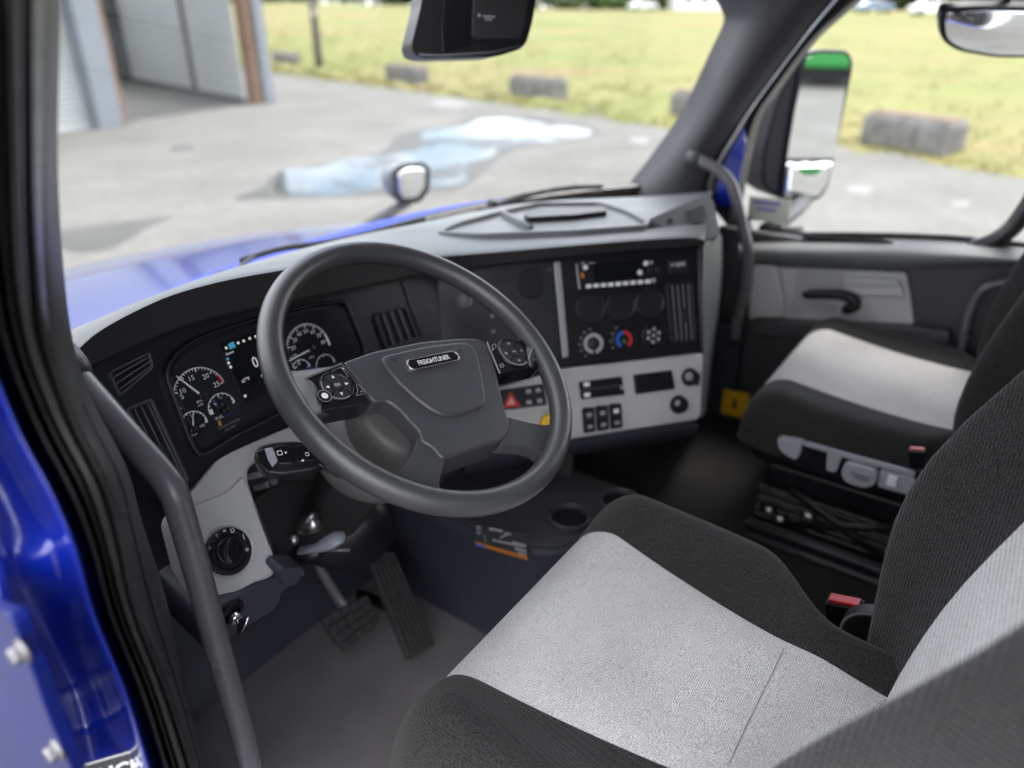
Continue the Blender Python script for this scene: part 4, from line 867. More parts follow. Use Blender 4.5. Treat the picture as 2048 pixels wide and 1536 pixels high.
# ---- right cheek of the stack and the vent block at the passenger pillar
ck = []
for (x0, y0), dx in (((1410, 484), 34), ((1409, 540), 36), ((1409, 600), 30), ((1409, 660), 22), ((1409, 704), 14), ((1403, 838), 6)):
    a = ST.px(x0, y0); d0 = (a-CAM)@FW
    ck.append([ST.px(x0-4, y0, -.002), PD(x0+2, y0-2, d0+.02), PD(x0+dx*.5, y0-8, d0+.10), PD(x0+dx*.85, y0-14, d0+.22), PD(x0+dx, y0-18, d0+.4), PD(x0+dx, y0+10, d0+.7)])
link('stack_cheek', mesh(*g_loft(ck)), m_dash_top, dash, subsurf=2)
q = [PD(1296, 440, 1.60), PD(1414, 388, 1.72), PD(1426, 398, 1.72), PD(1440, 470, 1.67), PD(1412, 486, 1.54), PD(1345, 466, 1.52)]
nB = np.cross(q[3]-q[0], q[1]-q[0]); nB /= np.linalg.norm(nB); nB = nB if nB@(CAM-q[0]) > 0 else -nB
BF = Face(q[0], nB, None, None)
vb_ = prism('vent_block', [BF.px(*p) for p in rquad([(1298, 438), (1412, 388), (1426, 398), (1441, 470), (1412, 480), (1345, 464)], 6)], nB, 0, .1, m_dash_top, dash, .008, 4)
pts = rquad([(1374, 420), (1406, 408), (1415, 436), (1382, 450)], 4)
sv = prism('side_vent', [BF.px(*p, .002) for p in pts], nB, 0, .004, m_black, dash)
for k in range(4):
    y = 417+k*8
    A, B = BF.px(1376+k*1.5, y+5, .004), BF.px(1406+k*2.2, y-6, .004); d = (B-A)/np.linalg.norm(B-A)
    link('slat', mesh(*g_box((A+B)/2, np.linalg.norm(B-A), .004, .006, (d, np.cross(nB, d), nB)), smooth=False), m_dash_top, sv)
prism('small_button', [BF.px(*p, .002) for p in rquad([(1335, 440), (1344, 436), (1346, 444), (1337, 447)], 2)], nB, 0, .004, m_black, dash)
# ================================================================== STEERING WHEEL
WC = A3(-.532, -.001, 2.051)
waz, wel = rad(177.5), rad(55.2)
wn = A3(math.sin(waz)*math.cos(wel), math.cos(waz)*math.cos(wel), math.sin(wel)); wh_ = A3(math.sin(waz-math.pi/2), math.cos(waz-math.pi/2), 0)
WH = Face(WC, wn, wh_, np.cross(wn, wh_))
pl_, pr_ = WH.ab(678, 768, -.012), WH.ab(1030, 706, -.012); d = pr_-pl_
WH = WH.turned(math.atan2(d[1], d[0]))
m_letter = mat('raised_letter_silver', (.7, .7, .71), .35, .3)
wheel = thing('steering_wheel', 'black leather-look steering wheel with four spokes and airbag hub', 'steering wheel', WC)
RR, rr_ = .2115, .0168
rows = []
for a in np.linspace(0, 2*math.pi, 120, endpoint=False):
    d = WH.h*math.cos(a)+WH.v*math.sin(a)
    rows.append([WC+d*(RR+rr_*.95*math.cos(b_))+WH.n*rr_*1.04*math.sin(b_) for b_ in np.linspace(0, 2*math.pi, 24, endpoint=False)])
rows.append(rows[0])
v, f_ = g_loft(rows, True)
link('rim', mesh(v, f_), m_wheel, wheel)
def wpoly(name, px, off, th, m, par, bev, segs=4, r=8): return fpoly(name, WH, px, off, th, m, par, bev, segs, r)
hub = wpoly('airbag_cover', [(686, 723), (749, 701), (844, 682), (923, 675), (957, 676), (974, 685), (984, 707), (994, 740), (1000, 774), (1015, 829), (1021, 847), (1019, 864), (1007, 879), (962, 893), (910, 911), (887, 917), (876, 908), (868, 896), (842, 880), (840, 863), (828, 850), (799, 819), (776, 801), (750, 803), (737, 792), (708, 750)], -.004, .055, m_hub, wheel, .010, 5, 9)
wpoly('cover_shield', [(757, 712), (790, 757), (830, 794), (868, 822), (896, 831), (925, 829), (966, 815), (975, 801), (969, 760), (960, 715), (948, 689), (925, 681), (850, 690), (795, 702)], .0, .012, m_hub, hub, .0075, 6, 26)
# emblem
e0, e1 = WH.ab(820, 731, .001), WH.ab(915, 711, .001); em = WH.turned(math.atan2(*(e1-e0)[::-1])); ec = em.ab(867, 721.5, .001); L_ = np.linalg.norm(e1-e0)/2+.003
eb = link('emblem', MB().add(*g_ringprism([em.at(ec[0]+a, ec[1]+b_) for a, b_ in rrect(-L_, -.0095, L_, .0095, .0094, 8)], [em.at(ec[0]+a, ec[1]+b_) for a, b_ in rrect(-L_+.0022, -.0073, L_-.0022, .0073, .0072, 8)], em.n, .003, .004)).mesh(), m_chrome, hub, bevel=.0007)
link('emblem_field', MB().add(*g_prism([em.at(ec[0]+a, ec[1]+b_) for a, b_ in rrect(-L_+.003, -.0066, L_-.003, .0066, .0065, 8)], em.n, .0024, .003)).mesh(), m_gloss, hub, bevel=.0006)
tx = text('emblem_lettering', 'FREIGHTLINER', em, ec[0], ec[1], .0106, m_letter, hub, .0029, sx=.8, bold=.012); tx.data.transform(Matrix.Identity(4))
for o_, dx in ((tx, 0),):
    bm = bmesh.new(); bm.from_mesh(tx.data); bmesh.ops.solidify(bm, geom=bm.faces[:], thickness=.0004); bm.to_mesh(tx.data); bm.free()
# moulded airbag marks
for px in ([(785, 716), (787, 722)], [(787, 722), (793, 720)], [(790, 717), (800, 715)], [(918, 699), (926, 702)], [(926, 697), (918, 703)]):
    link('moulded_mark', mesh(*g_tube([WH.px(*px[0], .0015), WH.px(*px[1], .0015)], .0005, 6)), m_black, hub)
# button pads
def pad(px, name):
    return wpoly(name, px, -.001, .034, m_gloss, wheel, .003, 3, 5)
lp = pad([(608, 757), (684, 726), (709, 757), (741, 800), (735, 806), (640, 822), (622, 795)], 'button_pad')
wpoly('pad_trim', [(608, 755), (684, 724.5), (686, 728), (610, 759)], .0002, .001, m_chrome, lp, .0003, 2, 1)
def dpad(cpx, rpx, par, txt, off):
    c = WH.ab(*cpx, off); r = float(np.linalg.norm(WH.ab(*rpx, off)-c))
    g = link('dial_pad', MB().add(*g_lathe([(r, off-.002), (r, off+.0012), (r*.95, off+.002), (r*.88, off+.0015), (r*.86, off+.0005), (0, off+.0005)], WH, c, 44)).mesh(), m_gloss, par)
    link('dial_ring', MB().add(*g_arc(WH, c, r*.87, r*.95, 150, 300, off+.0024, 26)).mesh(False), m_silver, par)
    for k in range(4):
        b_ = MB(); a0 = 45+k*90; n_ = 14; an = np.linspace(rad(a0+3), rad(a0+87), n_)
        o = [WH.at(c[0]+r*.83*math.cos(a), c[1]+r*.83*math.sin(a)) for a in an]+[WH.at(c[0]+r*.36*math.cos(a), c[1]+r*.36*math.sin(a)) for a in an[::-1]]
        link('dial_key', MB().add(*g_prism(o, WH.n, off+.0025, .002)).mesh(), m_black_grain, par, bevel=.0005)
        am = rad(a0+45); q = c+A3(math.cos(am), math.sin(am))*r*.6
        if txt == 'OK':
            t3 = [q+A3(math.cos(am+w_), math.sin(am+w_))*.0028 for w_ in (0, 2.3, -2.3)]
            link('arrow', MB().add(*g_prism([WH.at(p[0], p[1]) for p in t3], WH.n, off+.0029, .0003)).mesh(False), m_white, par)
        else:
            link('key_symbol', MB().add(*g_prism([WH.at(q[0]+a, q[1]+b2) for a, b2 in rrect(-.0024, -.0016, .0024, .0016, .0007, 2)], WH.n, off+.0029, .0003)).mesh(False), m_dim, par)
    disc('centre_key', WH, c, [(r*.31, off), (r*.31, off+.003), (r*.27, off+.0036), (0, off+.0036)], m_black_grain, par, 24)
    text('key_lettering', txt, WH, c[0], c[1], .0055 if txt == 'OK' else .0032, m_white, par, off+.0039)
    return c, r
c, r = dpad((673, 773), (640, 776), lp, 'OK', .0)
cb = WH.ab(648, 794.5); disc('round_button', WH, cb, [(.0088, -.001), (.0088, .002), (.0078, .003), (0, .0032)], m_gloss, lp, 24); disc('button_symbol', WH, cb, [(.0045, .003), (.0045, .0036), (0, .0037)], m_white, lp, 7)
link('button_rim', MB().add(*g_arc(WH, cb, .0078, .0088, 0, 360, .0028, 30)).mesh(False), m_silver, lp)
for s, p in (('+', (686, 738)), ('-', (722, 783))): text('key_lettering', s, WH, *WH.ab(*p), .008, m_white, lp, .0006)
for q in ([(664, 741), (683, 733), (697, 752), (692, 756), (679, 746), (665, 744)], [(712, 768), (718, 767), (733, 786), (711, 792), (716, 781)]):
    loopring('key_outline', WH, q, .0005, .0005, .001, m_silver, lp, .0001, 2, 30)
rp_ = pad([(975, 684), (1048, 680), (1068, 686), (1087, 725), (1082, 731), (1002, 747), (992, 722)], 'button_pad')
wpoly('pad_trim', [(973, 684), (975, 683), (1001, 746), (999, 747)], .0002, .001, m_silver, rp_, .0003, 2, 1)
c, r = dpad((1026, 706), (1052, 703), rp_, 'END', .0)
cb = WH.ab(1062, 714); disc('round_button', WH, cb, [(.0082, -.001), (.0082, .002), (.0072, .003), (0, .0032)], m_gloss, rp_, 24)
loopring('button_symbol', WH, [(1057, 710), (1066, 709), (1068, 717), (1059, 718)], .0012, .0036, .0008, m_dim, rp_, .0001, 1, 20)
link('button_rim', MB().add(*g_arc(WH, cb, .0072, .0082, 0, 360, .0028, 30)).mesh(False), m_dim, rp_)
for q in ([(984, 689), (991, 687), (993, 694), (987, 698), (986, 703)], [(999, 728), (1007, 727), (1009, 733), (1002, 735)]):
    loopring('key_outline', WH, q, .0006, .0005, .001, m_dim, rp_, .0001, 2, 24)
# spokes
def spoke(name, px, off, wid, th, m=m_wheel):
    P = spline([WH.px(x, y, o) for (x, y), o in zip(px, off)], 20); W_ = np.interp(np.linspace(0, 1, 20), np.linspace(0, 1, len(wid)), wid); T_ = np.interp(np.linspace(0, 1, 20), np.linspace(0, 1, len(th)), th)
    return link(name, mesh(*g_tube(P, 1., 24, flat=[(T_[i], W_[i]) for i in range(20)], ref=WH.n)), m, wheel)
spoke('spoke', [(760, 770), (690, 775), (620, 788), (580, 794)], [-.035, -.03, -.014, 0], [.036, .034, .036, .044], [.012, .012, .014, .013])
spoke('spoke', [(940, 740), (1010, 722), (1050, 711), (1074, 708)], [-.035, -.03, -.014, 0], [.036, .034, .03, .034], [.012, .012, .013, .012])
wpoly('spoke', [(836, 868), (892, 911), (882, 946), (877, 970), (888, 990), (915, 1005), (850, 1008), (790, 984), (752, 962), (788, 950), (815, 926), (830, 900)], -.007, .022, m_wheel, wheel, .0075, 5, 12)
wpoly('spoke', [(1008, 832), (1060, 846), (1092, 851), (1110, 845), (1128, 850), (1126, 890), (1104, 934), (1082, 956), (1080, 940), (1089, 920), (1081, 904), (1052, 892), (1000, 890)], -.007, .022, m_wheel, wheel, .0075, 5, 12)
link('hub_back', MB().add(*g_lathe([(.07, -.03), (.086, -.036), (.092, -.05), (.088, -.075), (.08, -.1), (.06, -.12), (.05, -.125)], WH, (-.022, -.035), 48)).mesh(), m_hub2, wheel, subsurf=1)

# ------------------------------------------------------------------ column, stalk
col = thing('steering_column', 'black steering column with grey shroud under the wheel', 'steering column', WC-wn*.5)
def ca(t_, a=0, b_=0): return WC-wn*t_+WH.h*a+WH.v*b_
link('shroud', mesh(*g_tube([ca(.105), ca(.115), ca(.15), ca(.19, 0, -.003), ca(.225, 0, -.006), ca(.235, 0, -.006)], [.07, .088, .098, .098, .086, .07], 40, flat=(1, 1.08))), mat('shroud_grey', (.1, .098, .1), .5, bump=[('noise', 500, .15, .0004)], var=(9, .85)), col, subsurf=1)
link('shroud_seam', mesh(*g_tube([ca(.15, .108*math.cos(a), .1*math.sin(a)) for a in np.linspace(rad(150), rad(330), 24)], .0012, 6)), m_black, col)
P = [(632, 938), (652, 952), (668, 962), (690, 962), (712, 950)]
link('shroud_notch', mesh(*g_tube([hit(x, y, ca(.14), wn)+wn*.012 for x, y in P], .002, 6)), m_black, col)
link('column_tube', mesh(*g_tube([ca(.2), ca(.3), ca(.42), ca(.52)], [.062, .058, .055, .055], 4, flat=(1.1, 1.2))), m_black_grain, col, bevel=.012)
link('column_boot', mesh(*g_tube([ca(.40), ca(.43, .02), ca(.47, .03), ca(.5, .03), ca(.52, .02), ca(.535, .01)], [.06, .09, .108, .104, .08, .03], 28, flat=(.8, 1.1))), m_black, col, subsurf=1)
# flat dark panel left of the column inside the cut-out
PLc = face((-.62, .24, 1.8), 80, 25)
fpoly('column_side_panel', PLc, [(505, 1000), (560, 965), (640, 958), (655, 985), (610, 1060), (572, 1120), (556, 1128), (525, 1050)], 0, .02, m_black_grain, col, .004, 3, 10)
fpoly('cut_out_back', PLc, [(480, 920), (640, 860), (720, 960), (640, 1120), (545, 1150)], -.06, .02, m_black, col)
# bits in the gap: bolt, clip, lever
D0 = (ca(.36)-CAM)@FW-.13
link('steel_knuckle', mesh(*g_tube([PD(602, 1062, D0+.03), PD(615, 1052, D0+.02), PD(634, 1042, D0+.015), PD(640, 1040, D0+.015)], [.008, .014, .017, .01], 10)), m_steel, col)
link('steel_bolt', mesh(*g_tube([PD(580, 1084, D0+.03), PD(588, 1080, D0+.028), PD(597, 1074, D0+.03)], [.006, .009, .006], 8)), m_steel, col)
link('tilt_lever', mesh(*g_tube([PD(600, 1102, D0-.0), PD(632, 1096, D0-.01), PD(646, 1090, D0-.015), PD(668, 1080, D0-.02), PD(686, 1074, D0-.022), PD(690, 1073, D0-.022)], [.008, .009, .013, .016, .011, .004], 14, flat=(.6, 1.1), ref=(0, 0, 1))), mat('lever_grey', (.16, .17, .21), .35), col)
link('lever_stem', mesh(*g_tube([PD(596, 1106, D0), PD(615, 1112, D0), PD(640, 1104, D0-.01)], .008, 8)), m_black, col)
ft_ = PD(676, 1100, D0-.0); link('paper_tag', mesh(*g_box(ft_, .035, .004, .005, (RT, FW, UP))), m_seam, col)
for x, y in ((512, 950), (540, 965), (524, 972)):
    link('wiring_stub', mesh(*g_tube([PD(x-12, y+4, 1.08), PD(x+14, y-3, 1.06)], .005, 8)), m_seam if x == 512 else m_trim, col)
stalk = thing('control_stalk', 'glossy black wiper and light stalk left of the steering wheel', 'stalk', PD(570, 915, .98))
sn = wn*.75+A3(-.35, -.3, .25); sn /= np.linalg.norm(sn)
sh = RT-sn*(RT@sn); sh /= np.linalg.norm(sh)
SF = Face(PD(570, 915, .97), sn, sh, np.cross(sn, sh))
fpoly('stalk_body', SF, [(508, 904), (520, 890), (548, 883), (592, 880), (650, 892), (668, 915), (630, 940), (566, 950), (530, 946), (514, 926)], 0, .026, m_black, stalk, .008, 4, 8)
fpoly('stalk_cap', SF, [(512, 903), (528, 897), (546, 938), (533, 944), (516, 926)], .003, .02, m_gloss, stalk, .004, 3, 4)
fpoly('light_facet', SF, [(529, 897), (545, 894), (556, 922), (545, 934), (536, 920)], .0042, .006, m_silver, stalk, .002, 3, 3)
fpoly('wiper_switch', SF, [(547, 894), (566, 889), (584, 893), (590, 912), (588, 926), (558, 928), (553, 908)], .0055, .012, m_gloss, stalk, .004, 4, 5)
fpoly('light_switch_sleeve', SF, [(590, 890), (616, 891), (632, 908), (630, 920), (596, 924), (594, 905)], .0045, .012, m_gloss, stalk, .004, 4, 5)
for q in ([(553, 902), (563, 900), (566, 909), (556, 911)], [(610, 905), (617, 904), (619, 911), (612, 912)]): loopring('stalk_symbol', SF, q, .0007, .0062, .0008, m_white, stalk, .0001, 1, 20)
fpoly('stalk_symbol', SF, [(569, 904), (574, 903), (572, 908)], .0062, .0005, m_white, stalk)
fpoly('stalk_symbol', SF, [(602, 921), (608, 918), (607, 924)], .0062, .0005, m_white, stalk)

# ------------------------------------------------------------------ grab handles
def handle(px, x, r, label, capx=None):
    P = spline([PX(a, b_, x) for a, b_ in px], 60)
    o = thing('grab_handle', label, 'handle', P[-1], 'grab handles at the two front pillars')
    link('handle_tube', mesh(*g_tube(P, r, 24)), m_tube, o)
    for e, q in ((P[0], P[1]), (P[-1], P[-2])):
        d = (e-q)/np.linalg.norm(e-q); link('mounting_foot', mesh(*g_tube([e-d*.01, e, e+d*.008, e+d*.03], [r*1.02, r*1.25, r*1.35, r*1.3], 18)), m_trim, o)
    return o
handle([(150, 748), (166, 768), (220, 830), (292, 912), (330, 958), (350, 990), (362, 1030), (394, 1140), (434, 1288), (492, 1492), (520, 1600)], -.88, .0152, 'thick grey grab handle bar running down beside the driver door opening')
handle([(1394, 320), (1408, 325), (1440, 343), (1460, 365), (1473, 400), (1487, 460), (1497, 510), (1492, 570), (1480, 620), (1470, 665)], .84, .0155, 'dark bent grab handle on the right windshield pillar')

# ------------------------------------------------------------------ pedals
m_pedal = mat('worn_pedal_rubber', (.045, .044, .046), .5, bump=[('noise', 120, .3, .001)], var=(60, .5))
m_arm = mat('pedal_arm_silver', (.55, .55, .57), .4, .5)
def pedal(name, label, fc, px, grooves, arm, m_arm):
    o = thing(name, label, 'pedal', fc.px(*px[0]), 'driver foot pedals')
    pd_ = fpoly('pedal_pad', fc, px, 0, .016, m_pedal, o, .003, 2, 6)
    for g in grooves: fpoly('tread', fc, g, .005, .007, m_pedal, o, .0012, 2, 2)
    link('pedal_arm', mesh(*g_tube(arm, .013, 10, flat=(1.2, .7))), m_arm, o)
    return o
BPf = face(PZ(700, 1243, 1.43), 90, 42)
q = [np.array(p, float) for p in ((640, 1237), (735, 1188), (762, 1243), (692, 1304))]
def bil(s, t_): return (q[0]*(1-s)+q[1]*s)*(1-t_)+(q[3]*(1-s)+q[2]*s)*t_
tr = [[bil(a, b_) for a, b_ in ((i/5+.02, j/4+.03), ((i+1)/5-.02, j/4+.03), ((i+1)/5-.02, (j+1)/4-.03), (i/5+.02, (j+1)/4-.03))] for i in range(5) for j in range(4)]
pc = BPf.px(690, 1225, -.02)
pedal('brake_pedal', 'square black brake pedal with gridded rubber on a silver arm', BPf, [tuple(p) for p in q], tr, [BPf.px(692, 1222, -.02), PD(672, 1190, (pc-CAM)@FW+.05), PD(645, 1145, (pc-CAM)@FW+.09), PD(628, 1110, (pc-CAM)@FW+.11)], m_arm)
GPf = face(PZ(800, 1215, 1.42), 96, 45)
q = [np.array(p, float) for p in ((733, 1112), (788, 1102), (872, 1288), (818, 1320))]
tr = [[bil(i/6+.03, .06), bil((i+1)/6-.03, .06), bil((i+1)/6-.03, .95), bil(i/6+.03, .95)] for i in range(6)]
tr2 = [[bil(.05, .36+.09*k), bil(.95, .36+.09*k), bil(.95, .40+.09*k), bil(.05, .40+.09*k)] for k in range(2)]
pc = GPf.px(800, 1215, -.03)
pedal('accelerator_pedal', 'long ribbed black accelerator pedal beside the brake', GPf, [tuple(p) for p in q], tr+tr2, [GPf.px(800, 1215, -.02), pc+A3(0, .06, -.02), pc+A3(0, .12, -.03)], m_black)

# ------------------------------------------------------------------ console with cup holders
con = thing('floor_console', 'dark floor console with two cup holders beside the driver seat', 'console', (-.1, .2, FZ))
CZ = 1.555
outl = rquad([A3(-.29, .6, 0), A3(-.29, .03, 0), A3(-.245, -.06, 0), A3(-.12, -.115, 0), A3(-.02, -.135, 0), A3(.02, -.1, 0), A3(.02, .6, 0)], .03)
rows = [[p+A3(sx*(1-z_), 0, z) for p in outl for sx in (0,)] for z, z_ in ((FZ, 0), (1.42, 0), (1.5, 0), (CZ-.01, 0), (CZ, .0))]
rows = [[A3(p[0]*k+(-.05)*(1-k), p[1]*k+.2*(1-k), z) for p in outl] for z, k in ((FZ, 1.02), (1.44, 1.0), (1.52, .99), (CZ-.008, .985), (CZ, .965))]
link('console_body', mesh(*g_loft(rows, True, True)), m_carpet_blue, con, bevel=.004)
link('console_tray', MB().add(*g_prism([A3(p[0]*.93-.006, p[1]*.93+.012, CZ) for p in outl], (0, 0, 1), .004, .006)).mesh(), m_trim, con, bevel=.002)
fZ = Face(A3(0, 0, CZ+.004), A3(0, 0, 1), A3(1, 0, 0), A3(0, 1, 0))
for x, y in ((1138, 1040), (1240, 1008)):
    c = fZ.ab(x, y); k = disc('cup_holder', fZ, c, [(.044, .0), (.043, .012), (.0395, .014), (.037, .008), (.036, .001), (0, .001)], m_trim, con, 36)
    disc('cup_well', fZ, c, [(.0365, .0012), (.036, .002), (0, .002)], m_black, k, 30)
boxp('bin_wall', (-.2, .28, CZ), (.0, .3, CZ+.12), m_trim, con, .006)
boxp('bin_divider', (-.02, .06, CZ), (-.005, .3, CZ+.1), m_trim, con, .005)
lbf = Face(PX(1003, 1082, -.296), A3(-1, 0, 0), A3(0, -1, 0), A3(0, 0, 1))
m_lab = mat('label_grey', (.035, .035, .04), .5)
lbl = thing('instruction_label', 'printed instruction label with orange stripe on the console side', 'label', PX(1003, 1082, -.3))
fpoly('label_sheet', lbf, [(949, 1048), (1052, 1068), (1056, 1121), (952, 1090)], .0, .001, m_lab, lbl)
fpoly('orange_stripe', lbf, [(950, 1083), (1055, 1113), (1056, 1121), (952, 1090)], .0006, .0005, m_amber, lbl)
fpoly('blue_stripe', lbf, [(951, 1087), (970, 1092), (970, 1097), (952, 1092)], .0009, .0004, m_bluep, lbl)
for x0, y0, x1, y1, h_ in ((953, 1052, 962, 1054, 3), (953, 1058, 963, 1060, 2), (953, 1064, 962, 1066, 3), (978, 1055, 1005, 1060, 5), (1010, 1064, 1022, 1067, 4), (1000, 1074, 1015, 1066, 4), (968, 1068, 972, 1082, 4), (985, 1078, 1048, 1092, 4), (1025, 1082, 1052, 1090, 5), (1030, 1095, 1053, 1101, 5), (1036, 1104, 1052, 1108, 4)):
    fpoly('print_line', lbf, [(x0, y0), (x1, y1), (x1, y1+h_), (x0, y0+h_)], .0006, .0004, m_dim, lbl)
# yellow warning label in the passenger footwell
boxp('footwell_panel', (.89, .0, FZ), (.93, .3, 1.62), m_carpet_blue, cab, .01)
yf = Face(PX(1470, 808, .888), A3(-1, 0, 0), A3(0, -1, 0), A3(0, 0, 1))
yl = thing('warning_label', 'small yellow warning label low in the passenger footwell', 'label', PX(1470, 808, .888))
fpoly('label_plate', yf, [(1447, 778), (1499, 788), (1493, 838), (1441, 826)], .0, .002, m_yellow, yl, .0008)
fpoly('label_symbol', yf, [(1466, 800), (1474, 801), (1472, 818), (1464, 816)], .0008, .0005, m_black, yl)

# ================================================================== SEATS
def cushion(parent, xc, hw, y0, y1, z0, zb, sL, sR, pinch, dip=.012, tilt=0., n_c=33, bol=.012, nose=.075):
    """cushion lofted front to back; columns split into two side bolsters and a centre panel. sL, sR: seam positions (-1..1) front, back"""
    st = []
    for k in range(9):
        a = rad(90*k/8); st.append((y0-nose*(1-math.sin(a))*0-nose*(1-math.cos(rad(90-90*k/8)))*0-(nose*(1-math.cos(math.pi/2-a)) if False else nose*(1-math.cos(a))*.0), 0))
    ys, zt, hwk = [], [], []
    for k in range(10):                      # nose
        a = rad(90*k/9); ys.append(y0-nose*(1-math.cos(a)) if False else y0-nose*(1-math.cos(rad(90)*k/9))); zt.append(z0-nose*(1-math.sin(rad(90)*k/9))); hwk.append(hw*(.9+.1*math.sin(a)))
    for k in range(1, 26):
        t_ = k/25; y = y0-nose+(y1-(y0-nose))*t_; ys.append(y); zt.append(z0-dip*math.sin(math.pi*min(1, t_*1.1))*.8-tilt*t_)
        p_ = min(1, max(0, (t_-pinch)/.3)); hwk.append(hw*(1+.03*math.sin(math.pi*min(1, t_/.6))-.38*p_*p_*(3-2*p_)))
    n = len(ys); rows = []
    for i in range(n):
        r_ = []; t_ = max(0, (i-9)/25)
        a_l, a_r = (max(-.9, min(.9, (q0*(1-t_)+q1*t_-xc)/hwk[i])) for q0, q1 in (sL, sR))
        H = zt[i]
        ss = list(np.linspace(-1, a_l, 10))+list(np.linspace(a_l, a_r, 13))[1:]+list(np.linspace(a_r, 1, 10))[1:]
        for s in ss:
            e = abs(s); b_ = bol*math.exp(-((e-.82)/.17)**2)*min(1, i/9)*(1-.6*max(0, (t_-.55)/.45))
            rnd = .042*max(0, (e-.84)/.16)**2.6
            seam = -.0035*math.exp(-((s-a_l)/.018)**2)-.0035*math.exp(-((s-a_r)/.018)**2)
            cr_ = -.006*(s*1.4)**2*0
            r_.append(A3(xc+s*hwk[i], ys[i], H+b_-rnd+seam+cr_))
        # close the sides down to the base
        r_ = [A3(xc-hwk[i]*.99, ys[i], zb), A3(xc-hwk[i]*1.015, ys[i], zb+(r_[0][2]-zb)*.35), A3(xc-hwk[i]*1.02, ys[i], zb+(r_[0][2]-zb)*.75)]+r_+[A3(xc+hwk[i]*1.02, ys[i], zb+(r_[-1][2]-zb)*.75), A3(xc+hwk[i]*1.015, ys[i], zb+(r_[-1][2]-zb)*.35), A3(xc+hwk[i]*.99, ys[i], zb)]
        rows.append(r_)
    first = [[A3(p[0], y0+.002, min(p[2], zb+(p[2]-zb)*k)) for p in rows[0]] for k in (0., .5)]
    rows = [[A3(p[0], y0-.01, zb) for p in rows[0]], [A3(p[0], y0+.004, zb+(p[2]-zb)*.5) for p in rows[0]]]+rows
    iL, iR = 3+9, 3+9+12
    for nm, a, b_, m in (('side_bolster', 0, iL, m_fab_dark), ('centre_panel', iL, iR, m_fab_light), ('side_bolster', iR, len(rows[0])-1, m_fab_dark)):
        link(nm, mesh(*g_loft([r[a:b_+1] for r in rows])), m, parent, subsurf=1)
    return rows
seat = thing('driver_seat', 'driver seat in black cloth with light grey centre panels', 'seat', (-.54, -.45, FZ))
rows = cushion(seat, -.54, .288, -.148, -.70, 1.757, 1.6, (-.712, -.63), (-.37, -.452), .41, tilt=.012, bol=.036)
link('cross_seam', mesh(*g_tube([PZ(x, y, 1.7425) for x, y in spline([A3(1566, 1298), A3(1530, 1372), A3(1492, 1450), A3(1455, 1530)], 12)], .0007, 6)), m_fab_light, seat)
link('front_seam', mesh(*g_tube([A3(x, -.146, 1.66) for x in np.linspace(-.79, -.29, 8)], .002, 6)), m_fab_dark, seat)
boxp('seat_pan', (-.8, -.72, 1.52), (-.28, -.2, 1.62), m_black, seat, .02)
boxp('seat_base', (-.76, -.7, FZ), (-.32, -.26, 1.5), m_black, seat, .02)
# backrest: stations up its height; cross-section from left wing over the centre to the right wing
def backrest(parent, xc, hw, stn, sL, sR, wing, side):
    rows = []
    for z, y, hwz, *wg in stn:
        ss = list(np.linspace(-1, sL, 10))+list(np.linspace(sL, sR, 13))[1:]+list(np.linspace(sR, 1, 10))[1:]
        r_ = []
        for s in ss:
            e = abs(s); b_ = (wg[0] if s < 0 else wg[-1])*math.exp(-((e-.86)/.15)**2); rnd = .06*max(0, (e-.84)/.16)**2.4
            seam = -.004*math.exp(-((s-sL)/.02)**2)-.004*math.exp(-((s-sR)/.02)**2)
            r_.append(A3(xc+s*hwz, y+b_-rnd+seam, z))
        r_ = [A3(xc-hwz*.98, y-.16, z), A3(xc-hwz*1.02, y-.1, z)]+r_+[A3(xc+hwz*1.02, y-.1, z), A3(xc+hwz*.98, y-.16, z)]
        rows.append(r_)
    iL, iR = 2+9, 2+9+12
    for nm, a, b_, m in (('back_bolster', 0, iL, m_fab_dark2 if side else m_fab_dark), ('back_centre_panel', iL, iR, m_fab_light), ('back_bolster', iR, len(rows[0])-1, m_fab_dark)):
        link(nm, mesh(*g_loft([r[a:b_+1] for r in rows])), m, parent, subsurf=1)
    link('back_shell', mesh(*g_loft([[r[0], (r[0]+r[-1])/2+A3(0, -.02, 0), r[-1]] for r in rows])), m_black, parent, subsurf=1)
backrest(seat, -.54, .27, [(1.62, -.625, .17, .03, .03), (1.70, -.622, .19, .06, .028), (1.76, -.63, .215, .09, .046), (1.82, -.642, .245, .116, .064), (1.90, -.662, .268, .122, .092), (2.0, -.697, .275, .114, .112), (2.12, -.735, .275, .08, .095), (2.3, -.79, .265, .05, .05), (2.5, -.84, .23, .03, .03), (2.56, -.86, .2, .0, .0)], -.6, .58, (1, 1), True)

ps = thing('passenger_seat', 'passenger seat in black cloth with light grey centre, lower controls', 'seat', (.61, -.45, FZ))
cushion(ps, .612, .315, -.19, -.72, 1.705, 1.58, (.445, .42), (.81, .76), .62, tilt=.012, nose=.07)
backrest(ps, .612, .29, [(1.6, -.66, .2, .02), (1.68, -.655, .24, .05), (1.74, -.665, .27, .07), (1.82, -.68, .29, .085), (1.94, -.70, .3, .085), (2.1, -.735, .3, .07), (2.3, -.78, .28, .05), (2.5, -.83, .24, .03)], -.6, .6, (1., 1.), False)
boxp('seat_pan', (.33, -.72, 1.53), (.9, -.22, 1.6), m_black, ps, .02)
